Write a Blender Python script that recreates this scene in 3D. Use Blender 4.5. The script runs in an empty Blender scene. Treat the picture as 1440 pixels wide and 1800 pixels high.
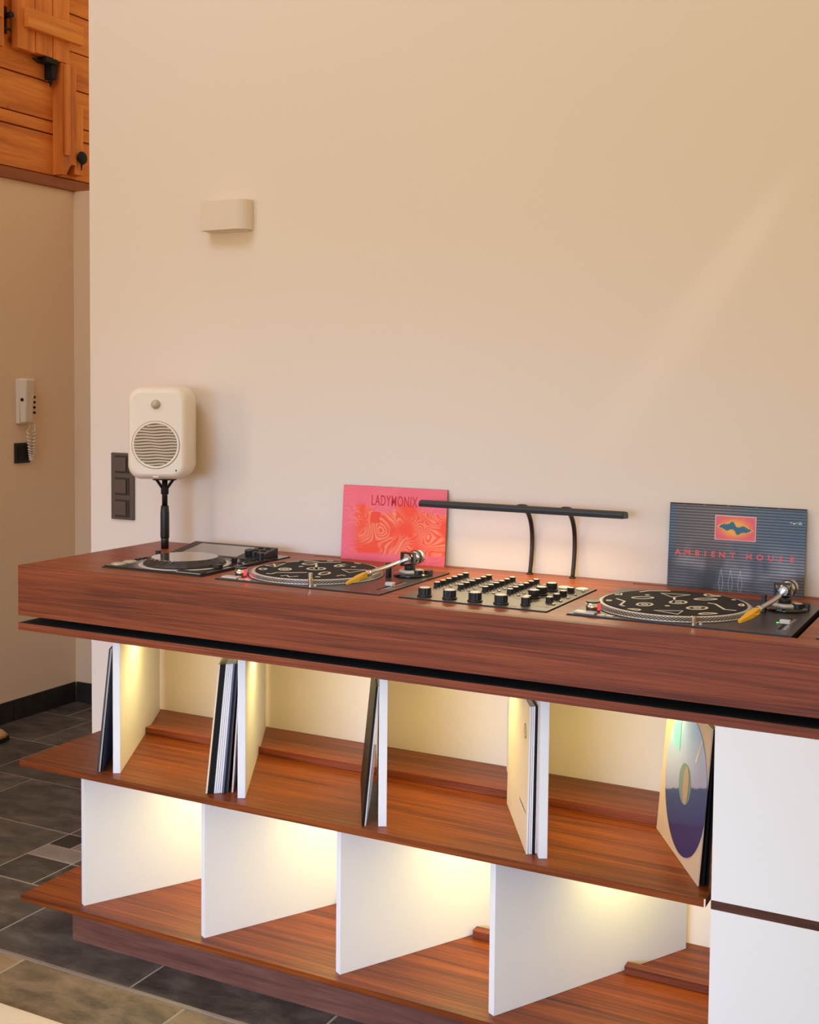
import bpy, bmesh, math, random
from mathutils import Vector, Matrix
random.seed(7)
SC = bpy.context.scene
COL = SC.collection
WT = 0.97          # height of the worktop top above the floor
PI = math.pi

# ---------------------------------------------------------------- camera
cam_d = bpy.data.cameras.new('camera'); cam = bpy.data.objects.new('camera', cam_d); COL.objects.link(cam)
F_ = Vector((-0.4611905, 0.88562333, -0.0545402)); R_ = Vector((0.88666114, 0.46232061, 0.00957507)); U_ = Vector((-0.03369497, 0.04394275, 0.99846567))
M_ = Matrix(((R_.x, U_.x, -F_.x, 2.33304799), (R_.y, U_.y, -F_.y, -2.30091806), (R_.z, U_.z, -F_.z, 0.47427851 + WT), (0, 0, 0, 1)))
cam.matrix_world = M_
cam_d.sensor_fit = 'HORIZONTAL'; cam_d.sensor_width = 36.0
cam_d.lens = 2142.1749 / 1440 * 36.0
cam_d.shift_y = -107.1231 / 1440
cam_d.clip_end = 60
LED_U, LED_L, LAMP_P, SPK_YAW = 6.6, 7.4, 0.72, 0.49
SC.camera = cam

# ---------------------------------------------------------------- world, lights, exposure
w = bpy.data.worlds.new('world'); SC.world = w; w.use_nodes = True
bg = w.node_tree.nodes['Background']; bg.inputs[0].default_value = (1.0, 0.78, 0.40, 1); bg.inputs[1].default_value = 0.70
def area(name, loc, target, size, size_y, power, color, spread=180):
    l = bpy.data.lights.new(name, 'AREA'); l.shape = 'RECTANGLE'; l.size = size; l.size_y = size_y
    l.energy = power; l.color = color; l.spread = math.radians(spread)
    o = bpy.data.objects.new(name, l); COL.objects.link(o); o.location = loc
    o.rotation_euler = (Vector(target) - Vector(loc)).to_track_quat('-Z', 'Y').to_euler()
    return o
area('window_daylight_left', (-2.2, -2.8, 1.7), (0.6, 0.5, 1.3), 1.4, 1.6, 33, (1.0, 0.80, 0.56))
area('window_daylight_low', (1.1, -3.6, 1.3), (0.8, 0.2, 0.1), 2.4, 0.7, 14.0, (0.40, 0.60, 1.0), 52)
area('added_cool_top_light', (-0.2, -2.0, 4.6), (0.2, 0.5, 2.7), 2.4, 1.2, 46, (0.54, 0.66, 1.0))  # cool light added for the upper wall, no roof window is known
sl_ = bpy.data.lights.new('sun_glint', 'SPOT'); sl_.energy = 80; sl_.spot_size = math.radians(3.2); sl_.spot_blend = 1; sl_.shadow_soft_size = 0.01; sl_.color = (1.0, 0.85, 0.85)
so_ = bpy.data.objects.new('sun_glint', sl_); COL.objects.link(so_); so_.location = (2.9, 0.30, WT+2.49)
so_.rotation_euler = (Vector((1.6, 0.57, WT+0.66)) - so_.location).to_track_quat('-Z', 'Y').to_euler()
vs = SC.view_settings; vs.view_transform = 'Standard'; vs.look = 'None'; vs.gamma = 1; vs.use_curve_mapping = False
vs.exposure = 0.17

# ---------------------------------------------------------------- helpers
def empty(name, loc, label=None, cat=None, group=None):
    o = bpy.data.objects.new(name, None); COL.objects.link(o); o.location = loc; o.empty_display_size = 0.05
    if label: o['label'] = label
    if cat: o['category'] = cat
    if group: o['group'] = group
    return o
def tag(o, label, cat, group=None):
    o['label'] = label; o['category'] = cat
    if group: o['group'] = group
    return o
ORIG = {}          # world origin of every root, so that shapes can be written in world coordinates
class MB:
    def __init__(s): s.v = []; s.f = []; s.m = []; s.sm = []
    def add(s, vs, fs, mi=0, sm=False):
        n = len(s.v); s.v += [tuple(v) for v in vs]
        for f in fs: s.f.append(tuple(n + i for i in f)); s.m.append(mi); s.sm.append(sm)
        return s
    def box(s, x0, x1, y0, y1, z0, z1, mi=0, mat=None):
        vs = [Vector(p) for p in ((x0,y0,z0),(x1,y0,z0),(x1,y1,z0),(x0,y1,z0),(x0,y0,z1),(x1,y0,z1),(x1,y1,z1),(x0,y1,z1))]
        if mat: vs = [mat @ v for v in vs]
        return s.add(vs, [(0,3,2,1),(4,5,6,7),(0,1,5,4),(1,2,6,5),(2,3,7,6),(3,0,4,7)], mi)
    def hexa(s, c, mi=(0,)*6):   # 8 corners, order as box; faces bottom, top, front, right, back, left
        n = len(s.v); s.v += [tuple(v) for v in c]
        for f, m in zip([(0,3,2,1),(4,5,6,7),(0,1,5,4),(1,2,6,5),(2,3,7,6),(3,0,4,7)], mi):
            s.f.append(tuple(n + i for i in f)); s.m.append(m); s.sm.append(False)
        return s
    def lathe(s, prof, seg=32, mat=None, mi=0, sm=True, flat_ends=True):
        # prof: list of (r, z); axis z through the origin, then transformed by mat
        mat = mat or Matrix(); n = len(s.v); k = len(prof)
        for r, z in prof:
            for i in range(seg):
                a = 2 * PI * i / seg; s.v.append(tuple(mat @ Vector((r * math.cos(a), r * math.sin(a), z))))
        for j in range(k - 1):
            for i in range(seg):
                i2 = (i + 1) % seg
                s.f.append((n + j*seg + i, n + j*seg + i2, n + (j+1)*seg + i2, n + (j+1)*seg + i)); s.m.append(mi); s.sm.append(sm)
        if flat_ends:
            s.f.append(tuple(n + i for i in reversed(range(seg)))); s.m.append(mi); s.sm.append(False)
            s.f.append(tuple(n + (k-1)*seg + i for i in range(seg))); s.m.append(mi); s.sm.append(False)
        return s
    def cyl(s, c, r, h, seg=24, mi=0, r2=None, axis=None, bev=0):
        m = Matrix.Translation(Vector(c))
        if axis is not None: m = m @ Vector(axis).normalized().to_track_quat('Z', 'Y').to_matrix().to_4x4()
        r2 = r if r2 is None else r2
        prof = [(r, 0), (r2, h)] if not bev else [(r, 0), (r2, h - bev), (r2 - bev, h)]
        if bev and seg >= 16: return s.lathe(prof, seg, m, mi, False)
        return s.lathe(prof, seg, m, mi, seg >= 12 and not bev)
    def tube(s, pts, r, seg=10, mi=0, closed=False):
        pts = [Vector(p) for p in pts]; n = len(s.v); k = len(pts); up = Vector((0, 0, 1)); prev = None
        for i, p in enumerate(pts):
            t = (pts[min(i+1, k-1)] - pts[max(i-1, 0)]).normalized()
            if prev is None:
                a = t.cross(up)
                if a.length < 1e-3: a = t.cross(Vector((1, 0, 0)))
                a.normalize()
            else:
                a = (prev - t * prev.dot(t)).normalized()
            prev = a; b = t.cross(a); rr = r[i] if isinstance(r, (list, tuple)) else r
            for j in range(seg):
                th = 2 * PI * j / seg; s.v.append(tuple(p + a * (rr * math.cos(th)) + b * (rr * math.sin(th))))
        for i in range(k - 1):
            for j in range(seg):
                j2 = (j + 1) % seg
                s.f.append((n+i*seg+j, n+i*seg+j2, n+(i+1)*seg+j2, n+(i+1)*seg+j)); s.m.append(mi); s.sm.append(True)
        s.f.append(tuple(n + i for i in reversed(range(seg)))); s.m.append(mi); s.sm.append(False)
        s.f.append(tuple(n + (k-1)*seg + i for i in range(seg))); s.m.append(mi); s.sm.append(False)
        return s
    def prism(s, poly, z0, z1, mat=None, mi=0):   # polygon in xy, extruded along z
        mat = mat or Matrix(); n = len(poly)
        vs = [mat @ Vector((x, y, z0)) for x, y in poly] + [mat @ Vector((x, y, z1)) for x, y in poly]
        fs = [tuple(reversed(range(n))), tuple(range(n, 2*n))] + [(i, (i+1) % n, n + (i+1) % n, n + i) for i in range(n)]
        return s.add(vs, fs, mi)
    def ribbon(s, pts, wd, z0, z1, mi=0):
        pts = [Vector((p[0], p[1])) for p in pts]; k = len(pts); L = []; Rr = []
        for i, p in enumerate(pts):
            t = pts[min(i+1, k-1)] - pts[max(i-1, 0)]
            if (pts[0] - pts[-1]).length < 1e-6 and i in (0, k-1): t = pts[1] - pts[-2]
            if t.length < 1e-7: t = Vector((1, 0))
            t.normalize(); nn = Vector((-t.y, t.x)) * (wd / 2); L.append(p + nn); Rr.append(p - nn)
        for i in range(k - 1):
            a, b, c, d = Rr[i], Rr[i+1], L[i+1], L[i]
            s.hexa([(a.x,a.y,z0),(b.x,b.y,z0),(c.x,c.y,z0),(d.x,d.y,z0),(a.x,a.y,z1),(b.x,b.y,z1),(c.x,c.y,z1),(d.x,d.y,z1)], (mi,)*6)
        return s
    def build(s, name, mats, parent=None, bevel=0, seg=2, smooth=False):
        o0 = Vector(ORIG.get(parent, (0, 0, 0))) if parent is not None else Vector((0, 0, 0))
        me = bpy.data.meshes.new(name); me.from_pydata([tuple(Vector(v) - o0) for v in s.v], [], s.f)
        for m in (mats if isinstance(mats, (list, tuple)) else [mats]): me.materials.append(m)
        me.polygons.foreach_set('material_index', s.m)
        me.polygons.foreach_set('use_smooth', [bool(x or smooth) for x in s.sm]); me.update()
        bm = bmesh.new(); bm.from_mesh(me); bmesh.ops.recalc_face_normals(bm, faces=bm.faces); bm.to_mesh(me); bm.free()
        o = bpy.data.objects.new(name, me); COL.objects.link(o)
        if parent is not None: o.parent = parent; ORIG[o] = tuple(o0)
        else: ORIG[o] = (0, 0, 0)
        if bevel:
            b = o.modifiers.new('bevel', 'BEVEL'); b.width = bevel; b.segments = seg; b.limit_method = 'ANGLE'; b.angle_limit = math.radians(40); b.harden_normals = True
        return o
def root(name, loc, label, cat, group=None):
    o = empty(name, loc, label, cat, group); ORIG[o] = tuple(loc); return o
def struct(o): o['kind'] = 'structure'; return o
def recentre(o):
    """put the origin of a single-mesh thing at the base of its mesh"""
    me = o.data; xs = [v.co for v in me.vertices]
    c = Vector((sum(v.x for v in xs)/len(xs), sum(v.y for v in xs)/len(xs), min(v.z for v in xs)))
    me.transform(Matrix.Translation(-c)); o.location = c; ORIG[o] = tuple(c); return o

# ---------------------------------------------------------------- materials
def hexc(r, g, b):
    f = lambda c: (c/255/12.92) if c/255 <= 0.04045 else ((c/255 + 0.055)/1.055) ** 2.4
    return (f(r), f(g), f(b), 1)
def mat(name, col, rough=0.5, metal=0.0, spec=0.5, coat=0, bump=0, bscale=200, var=0, vscale=8, alpha=1, trans=0):
    m = bpy.data.materials.new(name); m.use_nodes = True; nt = m.node_tree; b = nt.nodes['Principled BSDF']
    b.inputs['Base Color'].default_value = col; b.inputs['Roughness'].default_value = rough; b.inputs['Metallic'].default_value = metal
    b.inputs['Specular IOR Level'].default_value = spec; b.inputs['Coat Weight'].default_value = coat
    b.inputs['Alpha'].default_value = alpha; b.inputs['Transmission Weight'].default_value = trans
    tc = nt.nodes.new('ShaderNodeTexCoord')
    n = nt.nodes.new('ShaderNodeTexNoise'); n.inputs['Scale'].default_value = vscale; n.inputs['Detail'].default_value = 6
    nt.links.new(tc.outputs['Object'], n.inputs['Vector'])
    mx = nt.nodes.new('ShaderNodeMix'); mx.data_type = 'RGBA'; mx.inputs[6].default_value = col
    v = var or 0.03; mx.inputs[7].default_value = tuple(max(0, c * (1 - 2*v)) for c in col[:3]) + (1,)
    nt.links.new(n.outputs['Fac'], mx.inputs[0]); nt.links.new(mx.outputs[2], b.inputs['Base Color'])
    if bump:
        n2 = nt.nodes.new('ShaderNodeTexNoise'); n2.inputs['Scale'].default_value = bscale; n2.inputs['Detail'].default_value = 4
        nt.links.new(tc.outputs['Object'], n2.inputs['Vector'])
        bp = nt.nodes.new('ShaderNodeBump'); bp.inputs['Strength'].default_value = bump; bp.inputs['Distance'].default_value = 0.002
        nt.links.new(n2.outputs['Fac'], bp.inputs['Height']); nt.links.new(bp.outputs['Normal'], b.inputs['Normal'])
    return m
def emis(name, col, strength):
    m = bpy.data.materials.new(name); m.use_nodes = True; b = m.node_tree.nodes['Principled BSDF']
    b.inputs['Base Color'].default_value = (0.02, 0.02, 0.02, 1)
    b.inputs['Emission Color'].default_value = col; b.inputs['Emission Strength'].default_value = strength
    return m
def ramp(nt, stops):
    r = nt.nodes.new('ShaderNodeValToRGB'); e = r.color_ramp.elements
    e[0].position = stops[0][0]; e[0].color = stops[0][1]; e[1].position = stops[-1][0]; e[1].color = stops[-1][1]
    for p, c in stops[1:-1]: x = e.new(p); x.color = c
    return r
def wood(name, stops, axis='X', rough=0.38, stretch=16, freq=1.6, knots=False, fine=0.35, coat=0.0, rand=True, rings=0.0):
    m = bpy.data.materials.new(name); m.use_nodes = True; nt = m.node_tree; b = nt.nodes['Principled BSDF']; L = nt.links.new
    tc = nt.nodes.new('ShaderNodeTexCoord'); mp = nt.nodes.new('ShaderNodeMapping')
    sc = {'X': (freq, freq*stretch, freq*stretch), 'Y': (freq*stretch, freq, freq*stretch), 'Z': (freq*stretch, freq*stretch, freq)}[axis]
    mp.inputs['Scale'].default_value = sc
    if rand:
        oi = nt.nodes.new('ShaderNodeObjectInfo'); vm = nt.nodes.new('ShaderNodeVectorMath'); vm.operation = 'ADD'
        cx = nt.nodes.new('ShaderNodeCombineXYZ')
        mu = nt.nodes.new('ShaderNodeMath'); mu.operation = 'MULTIPLY'; mu.inputs[1].default_value = 37.0
        L(oi.outputs['Random'], mu.inputs[0]); [L(mu.outputs[0], cx.inputs[i]) for i in range(3)]
        L(tc.outputs['Object'], vm.inputs[0]); L(cx.outputs[0], vm.inputs[1]); L(vm.outputs[0], mp.inputs['Vector'])
    else: L(tc.outputs['Object'], mp.inputs['Vector'])
    n = nt.nodes.new('ShaderNodeTexNoise'); n.inputs['Scale'].default_value = 1; n.inputs['Detail'].default_value = 7; n.inputs['Roughness'].default_value = 0.62; n.inputs['Distortion'].default_value = 0.6
    L(mp.outputs[0], n.inputs['Vector'])
    n2 = nt.nodes.new('ShaderNodeTexNoise'); n2.inputs['Scale'].default_value = 5; n2.inputs['Detail'].default_value = 3
    L(mp.outputs[0], n2.inputs['Vector'])
    mm = nt.nodes.new('ShaderNodeMix'); mm.inputs[0].default_value = fine
    L(n.outputs['Fac'], mm.inputs[2]); L(n2.outputs['Fac'], mm.inputs[3])
    r = ramp(nt, stops); L(mm.outputs[0], r.inputs[0]); out = r.outputs[0]
    if knots:
        v = nt.nodes.new('ShaderNodeTexVoronoi'); v.inputs['Scale'].default_value = 5.0
        L(tc.outputs['Object'], v.inputs['Vector'])
        kr = ramp(nt, [(0.0, (1, 1, 1, 1)), (0.07, (0.6, 0.6, 0.6, 1)), (0.12, (0, 0, 0, 1))]); L(v.outputs['Distance'], kr.inputs[0])
        mx = nt.nodes.new('ShaderNodeMix'); mx.data_type = 'RGBA'; L(kr.outputs[0], mx.inputs[0]); L(out, mx.inputs[6]); mx.inputs[7].default_value = (0.07, 0.018, 0.006, 1); out = mx.outputs[2]
    L(out, b.inputs['Base Color']); b.inputs['Roughness'].default_value = rough; b.inputs['Coat Weight'].default_value = coat; b.inputs['Specular IOR Level'].default_value = 0.32
    bp = nt.nodes.new('ShaderNodeBump'); bp.inputs['Strength'].default_value = 0.08; bp.inputs['Distance'].default_value = 0.001
    L(n2.outputs['Fac'], bp.inputs['Height']); L(bp.outputs['Normal'], b.inputs['Normal'])
    return m
def slate(name, stops, rough=0.5):
    m = bpy.data.materials.new(name); m.use_nodes = True; nt = m.node_tree; b = nt.nodes['Principled BSDF']; L = nt.links.new
    tc = nt.nodes.new('ShaderNodeTexCoord'); oi = nt.nodes.new('ShaderNodeObjectInfo')
    vm = nt.nodes.new('ShaderNodeVectorMath'); vm.operation = 'ADD'
    mu = nt.nodes.new('ShaderNodeMath'); mu.operation = 'MULTIPLY'; mu.inputs[1].default_value = 53.0
    L(oi.outputs['Random'], mu.inputs[0]); L(tc.outputs['Object'], vm.inputs[0]); L(mu.outputs[0], vm.inputs[1])
    mp = nt.nodes.new('ShaderNodeMapping'); mp.inputs['Scale'].default_value = (3.4, 6.5, 6); L(vm.outputs[0], mp.inputs['Vector'])
    n = nt.nodes.new('ShaderNodeTexNoise'); n.inputs['Scale'].default_value = 2.2; n.inputs['Detail'].default_value = 10; n.inputs['Roughness'].default_value = 0.68; n.inputs['Distortion'].default_value = 0.35
    L(mp.outputs[0], n.inputs['Vector']); r = ramp(nt, stops)
    ad = nt.nodes.new('ShaderNodeMath'); ad.operation = 'MULTIPLY_ADD'; ad.inputs[1].default_value = 0.16; L(oi.outputs['Random'], ad.inputs[0]); 
    sb = nt.nodes.new('ShaderNodeMath'); sb.operation = 'SUBTRACT'; sb.inputs[1].default_value = 0.08; L(n.outputs['Fac'], sb.inputs[0]); L(sb.outputs[0], ad.inputs[2])
    L(ad.outputs[0], r.inputs[0]); L(r.outputs[0], b.inputs['Base Color']); b.inputs['Roughness'].default_value = rough
    bp = nt.nodes.new('ShaderNodeBump'); bp.inputs['Strength'].default_value = 0.35; bp.inputs['Distance'].default_value = 0.004
    L(n.outputs['Fac'], bp.inputs['Height']); L(bp.outputs['Normal'], b.inputs['Normal'])
    return m
H = hexc
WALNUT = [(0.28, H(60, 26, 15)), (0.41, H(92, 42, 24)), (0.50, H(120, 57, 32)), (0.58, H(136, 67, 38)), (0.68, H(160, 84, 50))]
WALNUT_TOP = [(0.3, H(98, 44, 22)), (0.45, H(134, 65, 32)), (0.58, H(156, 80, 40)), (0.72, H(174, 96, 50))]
WALNUT_SH = [(0.32, H(60, 24, 8)), (0.43, H(98, 42, 12)), (0.52, H(122, 56, 15)), (0.66, H(148, 74, 23))]
M = {}
M['wall'] = mat('cream_wall_paint', H(232, 218, 204), 0.9, bump=0.05, bscale=90, var=0.01, vscale=1.5, spec=0.2)
M['wall_hall'] = mat('hall_wall_paint', H(232, 206, 176), 0.9, bump=0.05, bscale=90, var=0.015, vscale=1.5, spec=0.2)
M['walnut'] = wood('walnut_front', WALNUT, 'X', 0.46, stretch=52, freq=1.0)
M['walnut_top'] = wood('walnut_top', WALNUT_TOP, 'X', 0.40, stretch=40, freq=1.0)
M['walnut_shelf'] = wood('walnut_shelf', WALNUT_SH, 'X', 0.38, stretch=36, freq=1.1)
M['walnut_dark'] = wood('walnut_dark', [(0.3, H(48, 26, 18)), (0.5, H(74, 42, 30)), (0.7, H(98, 60, 44))], 'X', 0.45)
M['walnut_plinth'] = wood('walnut_plinth', [(0.3, H(78, 46, 40)), (0.5, H(112, 70, 58)), (0.7, H(140, 94, 78))], 'X', 0.45)
PINE = [(0.28, H(164, 84, 34)), (0.45, H(206, 118, 50)), (0.58, H(226, 138, 62)), (0.74, H(240, 164, 90))]
M['pine_y'] = wood('pine_planks', PINE, 'Y', 0.5, stretch=14, freq=1.2, knots=True, fine=0.2)
M['pine_z'] = wood('pine_upright', PINE, 'Z', 0.5, stretch=9, freq=1.2, fine=0.2)
M['pine_dark'] = wood('pine_beam', [(0.25, H(110, 58, 34)), (0.5, H(146, 82, 50)), (0.75, H(170, 104, 68))], 'Y', 0.5, stretch=9, freq=1.2, fine=0.2)
M['slate'] = slate('slate_dark', [(0.28, H(38, 34, 32)), (0.45, H(66, 60, 55)), (0.58, H(86, 78, 70)), (0.75, H(112, 101, 90))])
M['slate_brown'] = slate('slate_brown', [(0.28, H(84, 72, 56)), (0.45, H(122, 104, 80)), (0.58, H(142, 120, 94)), (0.75, H(160, 134, 108))])
M['slate_light'] = slate('slate_light', [(0.3, H(108, 94, 88)), (0.7, H(140, 124, 116))])
M['slate_black'] = slate('slate_black', [(0.3, H(22, 20, 18)), (0.7, H(46, 42, 38))])
M['grout'] = mat('grout', H(158, 144, 130), 0.9, bump=0.3, bscale=300)
M['strip'] = mat('grey_metal_strip', H(150, 138, 130), 0.45, metal=0.4)
M['white'] = mat('white_lacquer', H(232, 232, 232), 0.42, var=0.005)
M['black'] = mat('black_plastic', H(20, 19, 19), 0.42)
M['black_matt'] = mat('black_matt', H(14, 13, 12), 0.8)
M['black_gloss'] = mat('black_gloss', H(22, 20, 19), 0.14, coat=0.4)
M['grey_plate'] = mat('anthracite_faceplate', H(84, 74, 68), 0.32, metal=0.5, var=0.03)
M['mixer_plate'] = mat('grey_brushed_faceplate', H(112, 100, 88), 0.4, metal=0.35, var=0.04)
M['silver'] = mat('silver_metal', H(205, 200, 192), 0.25, metal=1.0)
M['silver_soft'] = mat('satin_silver', H(206, 196, 184), 0.4, metal=0.25)
M['chrome'] = mat('chrome', H(220, 214, 205), 0.12, metal=1.0)
M['cream'] = mat('cream_plastic', H(224, 212, 194), 0.5)
M['cream_dim'] = mat('cream_cap', H(236, 226, 206), 0.5)
M['spk'] = mat('white_speaker_paint', H(236, 222, 204), 0.45, var=0.008)
M['spk_grille'] = mat('beige_grille', H(196, 176, 150), 0.5, metal=0.3)
M['spk_dark'] = mat('grille_gap', H(120, 96, 72), 0.7)
M['tweeter'] = mat('grey_tweeter_dome', H(190, 174, 154), 0.35, metal=0.3)
M['switch'] = mat('anthracite_switch', H(92, 80, 78), 0.35, metal=0.35)
M['switch_dark'] = mat('anthracite_switch_gap', H(40, 34, 32), 0.5)
M['yellow'] = mat('yellow_plastic', H(226, 164, 28), 0.4)
M['red_lamp'] = emis('red_lamp', (1.0, 0.05, 0.06, 1), 1.0)
M['green_led'] = emis('green_led', (0.15, 1.0, 0.1, 1), 1.2)
M['led'] = emis('warm_led', (1.0, 0.78, 0.38, 1), 6.0)
M['lamp_glow'] = emis('warm_lamp_strip', (1.0, 0.80, 0.52, 1), 5.0)
M['doodle'] = mat('cream_print', H(226, 214, 190), 0.8)
M['felt'] = mat('black_felt', H(24, 17, 14), 0.95, bump=0.3, bscale=900)
M['rug'] = mat('cream_rug', H(222, 202, 176), 0.95, bump=0.8, bscale=400, var=0.05, vscale=40)
M['screen'] = mat('dark_screen_glass', H(140, 126, 114), 0.12, metal=.65, coat=1.0)

# ---------------------------------------------------------------- the setting
GZ = 2.333
def wallbox(name, x0, x1, y0, y1, z0, z1, m):
    return struct(MB().box(x0, x1, y0, y1, z0, z1).build(name, m))
wallbox('wall_back', -0.27, 4.4, 0.5704, 1.8449, 0, 5.0, M['wall'])  # deepened out of view to keep ambient light off the hall
wallbox('wall_hall_left', -1.70, -1.52, -1.9, 2.30, 0, 2.2825, M['wall_hall'])  # run forward out of view, with the gallery above, to block ambient light
wallbox('wall_hall_back', -1.52, -0.2705, 1.845, 2.0, 0, 2.2825, M['wall_hall'])
# pine planked gallery wall above the hall
g = struct(MB().box(-1.70, -1.545, -1.9, 2.6, GZ, 4.6).build('wall_gallery', M['pine_dark']))
zs = [GZ, 2.511, 2.567]
while zs[-1] < 4.5: zs.append(zs[-1] + 0.163)
for i in range(len(zs) - 1):
    a, b = zs[i] + 0.0025, zs[i+1] - 0.0025
    MB().box(-1.545, -1.520 + (0.001 if i % 2 else 0), -1.9, 2.6, a, b).build('plank', M['pine_y'], g, bevel=0.003)
struct(MB().box(-1.70, -1.505, -1.9, 2.6, 2.2825, GZ - 0.003).build('trim_1', M['pine_dark'], bevel=0.004))
# skirting of dark slate tiles
for nm, ax in (('baseboard_left', 0), ('baseboard_back', 1)):
    if ax == 0: b = struct(MB().box(-1.5199, -1.514, -0.6, 1.838, 0, 0.088).build(nm, M['grout']))
    else: b = struct(MB().box(-1.506, -0.2705, 1.839, 1.8449, 0, 0.088).build(nm, M['grout']))
    k = 0.0
    if ax == 0:
        y = 1.8305
        while y > -0.5:
            y0 = y - 0.187; MB().box(-1.514, -1.506, y0 + 0.002, y - 0.002, 0.0, 0.09).build('tile', M['slate_black'], b, bevel=0.0015); y = y0
    else:
        x = -1.506
        while x < -0.42:
            MB().box(x + 0.002, x + 0.185, 1.831, 1.839, 0.0, 0.09).build('tile', M['slate_black'], b, bevel=0.0015); x += 0.187
# floor: grout bed with slate tiles
fl = struct(MB().box(-1.70, 4.4, -4.2, 2.0, -0.08, -0.0012).build('floor', M['grout']))
RY = [-0.098 + 0.345 * k for k in range(-12, 7)]
tmesh = {}
def tile(x0, x1, y0, y1, m, dz=0.0, name='tile'):
    g_ = 0.0028; key = (round(x1-x0, 3), round(y1-y0, 3), m)
    if key not in tmesh:
        o = MB().box(-(x1-x0)/2+g_, (x1-x0)/2-g_, -(y1-y0)/2+g_, (y1-y0)/2-g_, -0.02, 0).build(name, M[m]); tmesh[key] = o.data
    else:
        o = bpy.data.objects.new(name, tmesh[key]); COL.objects.link(o)
    o.parent = fl; o.location = ((x0+x1)/2, (y0+y1)/2, dz)
    b = o.modifiers.new('bevel', 'BEVEL'); b.width = 0.0015; b.segments = 1
    return o
rr = random.Random(3)
for k, y0 in enumerate(RY[:-1]):
    y1 = RY[k+1]
    if y0 > 1.99: continue
    y1 = min(y1, 2.0)
    kk = k - 12           # row 0 starts at y = -0.098
    off = {0: -0.059, 1: -0.206, 2: -0.386, -1: 0.1165}.get(kk, rr.choice([0.0, 0.13, 0.27, 0.4]))
    x = off - 0.5 * math.ceil((off + 1.70) / 0.5)
    while x < 4.4:
        xa, xb = max(x, -1.70), min(x + 0.5, 4.4)
        if xb - xa > 0.03:
            mm = 'slate_brown' if (kk == -1 or (kk < -1 and rr.random() < 0.6)) else 'slate'
            if kk == 1 and abs(x + 0.206) < 0.01:        # tile cut away for the small mosaic
                tile(xa, xb, y0, 0.41, 'slate'); tile(xa, xb, 0.41, y1, 'slate')
            elif kk == 1 and abs(x + 0.706) < 0.01:
                tile(xa, -0.386, y0, y1, 'slate'); tile(-0.386, xb, y0, 0.41, 'slate')
                tile(-0.386, -0.206, 0.41, 0.497, 'slate_light'); tile(-0.386, -0.296, 0.497, 0.592, 'slate_black'); tile(-0.296, -0.206, 0.497, 0.592, 'slate_light')
            elif kk == 2 and abs(x + 0.386) < 0.01:
                tile(-0.386, -0.206, y0, 0.683, 'slate'); tile(-0.386, -0.206, 0.683, y1, 'slate'); tile(-0.206, xb, y0, y1, 'slate')
            else: tile(xa, xb, y0, y1, mm, rr.uniform(-0.0006, 0.0006))
        x += 0.5
struct(MB().box(-1.70, 4.4, -0.1035, -0.0925, -0.004, 0.0022).build('trim_2', M['strip'], bevel=0.0008))

# ---------------------------------------------------------------- gallery joinery
def shutter(y0, y1, z0, z1, nb, batten, label, loc):
    r = root('window_shutter', loc, label, 'shutter', None)
    wdt = (y1 - y0) / nb
    for i in range(nb):
        MB().box(-1.505, -1.468, y0 + i*wdt + 0.002, y0 + (i+1)*wdt - 0.002, z0 + (0.004 if i % 2 else 0), z1).build('board', M['pine_z'], r, bevel=0.003)
    for (za, zb, ext) in batten:
        MB().box(-1.468, -1.440, y0 + 0.035, y1 + ext, za, zb).build('batten', M['pine_y'], r, bevel=0.003)
    return r
s1 = shutter(1.470, 1.775, 2.815, 3.75, 3, [(2.905, 2.985, 0.055), (3.55, 3.63, 0.03)], 'pine shutter of three boards with cross battens, above the round black knob', (-1.49, 1.62, 2.815))
MB().box(-1.5195, -1.505, 1.49, 1.76, 2.83, 3.72).build('backing', M['pine_dark'], s1)
s2 = shutter(1.02, 1.40, 2.80, 3.75, 3, [(2.905, 2.985, -0.03), (3.55, 3.63, -0.03)], 'pine shutter cut off by the left edge of the picture, left of the iron latch', (-1.49, 1.2, 2.80))
MB().box(-1.5195, -1.505, 1.04, 1.39, 2.83, 3.72).build('backing', M['pine_dark'], s2)
hg = root('iron_bracket', (-1.49, 1.65, 2.80), 'black wrought iron bracket with pointed tip, under the bottom edge of the shutter', 'bracket')
MB().box(-1.5195, -1.465, 1.628, 1.70, 2.795, 2.817).build('arm', M['black_matt'], hg, bevel=0.003)
MB().box(-1.5195, -1.475, 1.672, 1.70, 2.735, 2.795).build('leg', M['black_matt'], hg, bevel=0.003)
MB().cyl((-1.497, 1.686, 2.737), 0.011, -0.035, 10, r2=0.001).build('tip', M['black_matt'], hg)
MB().tube([(-1.497, 1.632, 2.803), (-1.495, 1.60, 2.797), (-1.492, 1.578, 2.801)], [0.009, 0.006, 0.003], 8).build('hook', M['black_matt'], hg)
lt = root('iron_latch', (-1.50, 1.43, 2.88), 'small black iron latch in the dark gap between the two shutters', 'latch')
MB().box(-1.5195, -1.508, 1.425, 1.453, 2.87, 2.98).build('plate', M['black_matt'], lt, bevel=0.002)
MB().cyl((-1.508, 1.44, 2.94), 0.012, 0.04, 12, axis=(1, 0, 0)).build('pin', M['black_matt'], lt)
MB().tube([(-1.490, 1.448, 2.885), (-1.488, 1.42, 2.88), (-1.486, 1.40, 2.885)], 0.006, 8).build('lever', M['black_matt'], lt)
po = root('wooden_post', (-1.49, 1.77, 2.337), 'pine upright with notched foot carrying a round black knob', 'post')
m = MB(); m.box(-1.5195, -1.468, 1.722, 1.812, 2.388, 2.812); m.box(-1.5195, -1.468, 1.722, 1.748, 2.338, 2.388)
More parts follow.
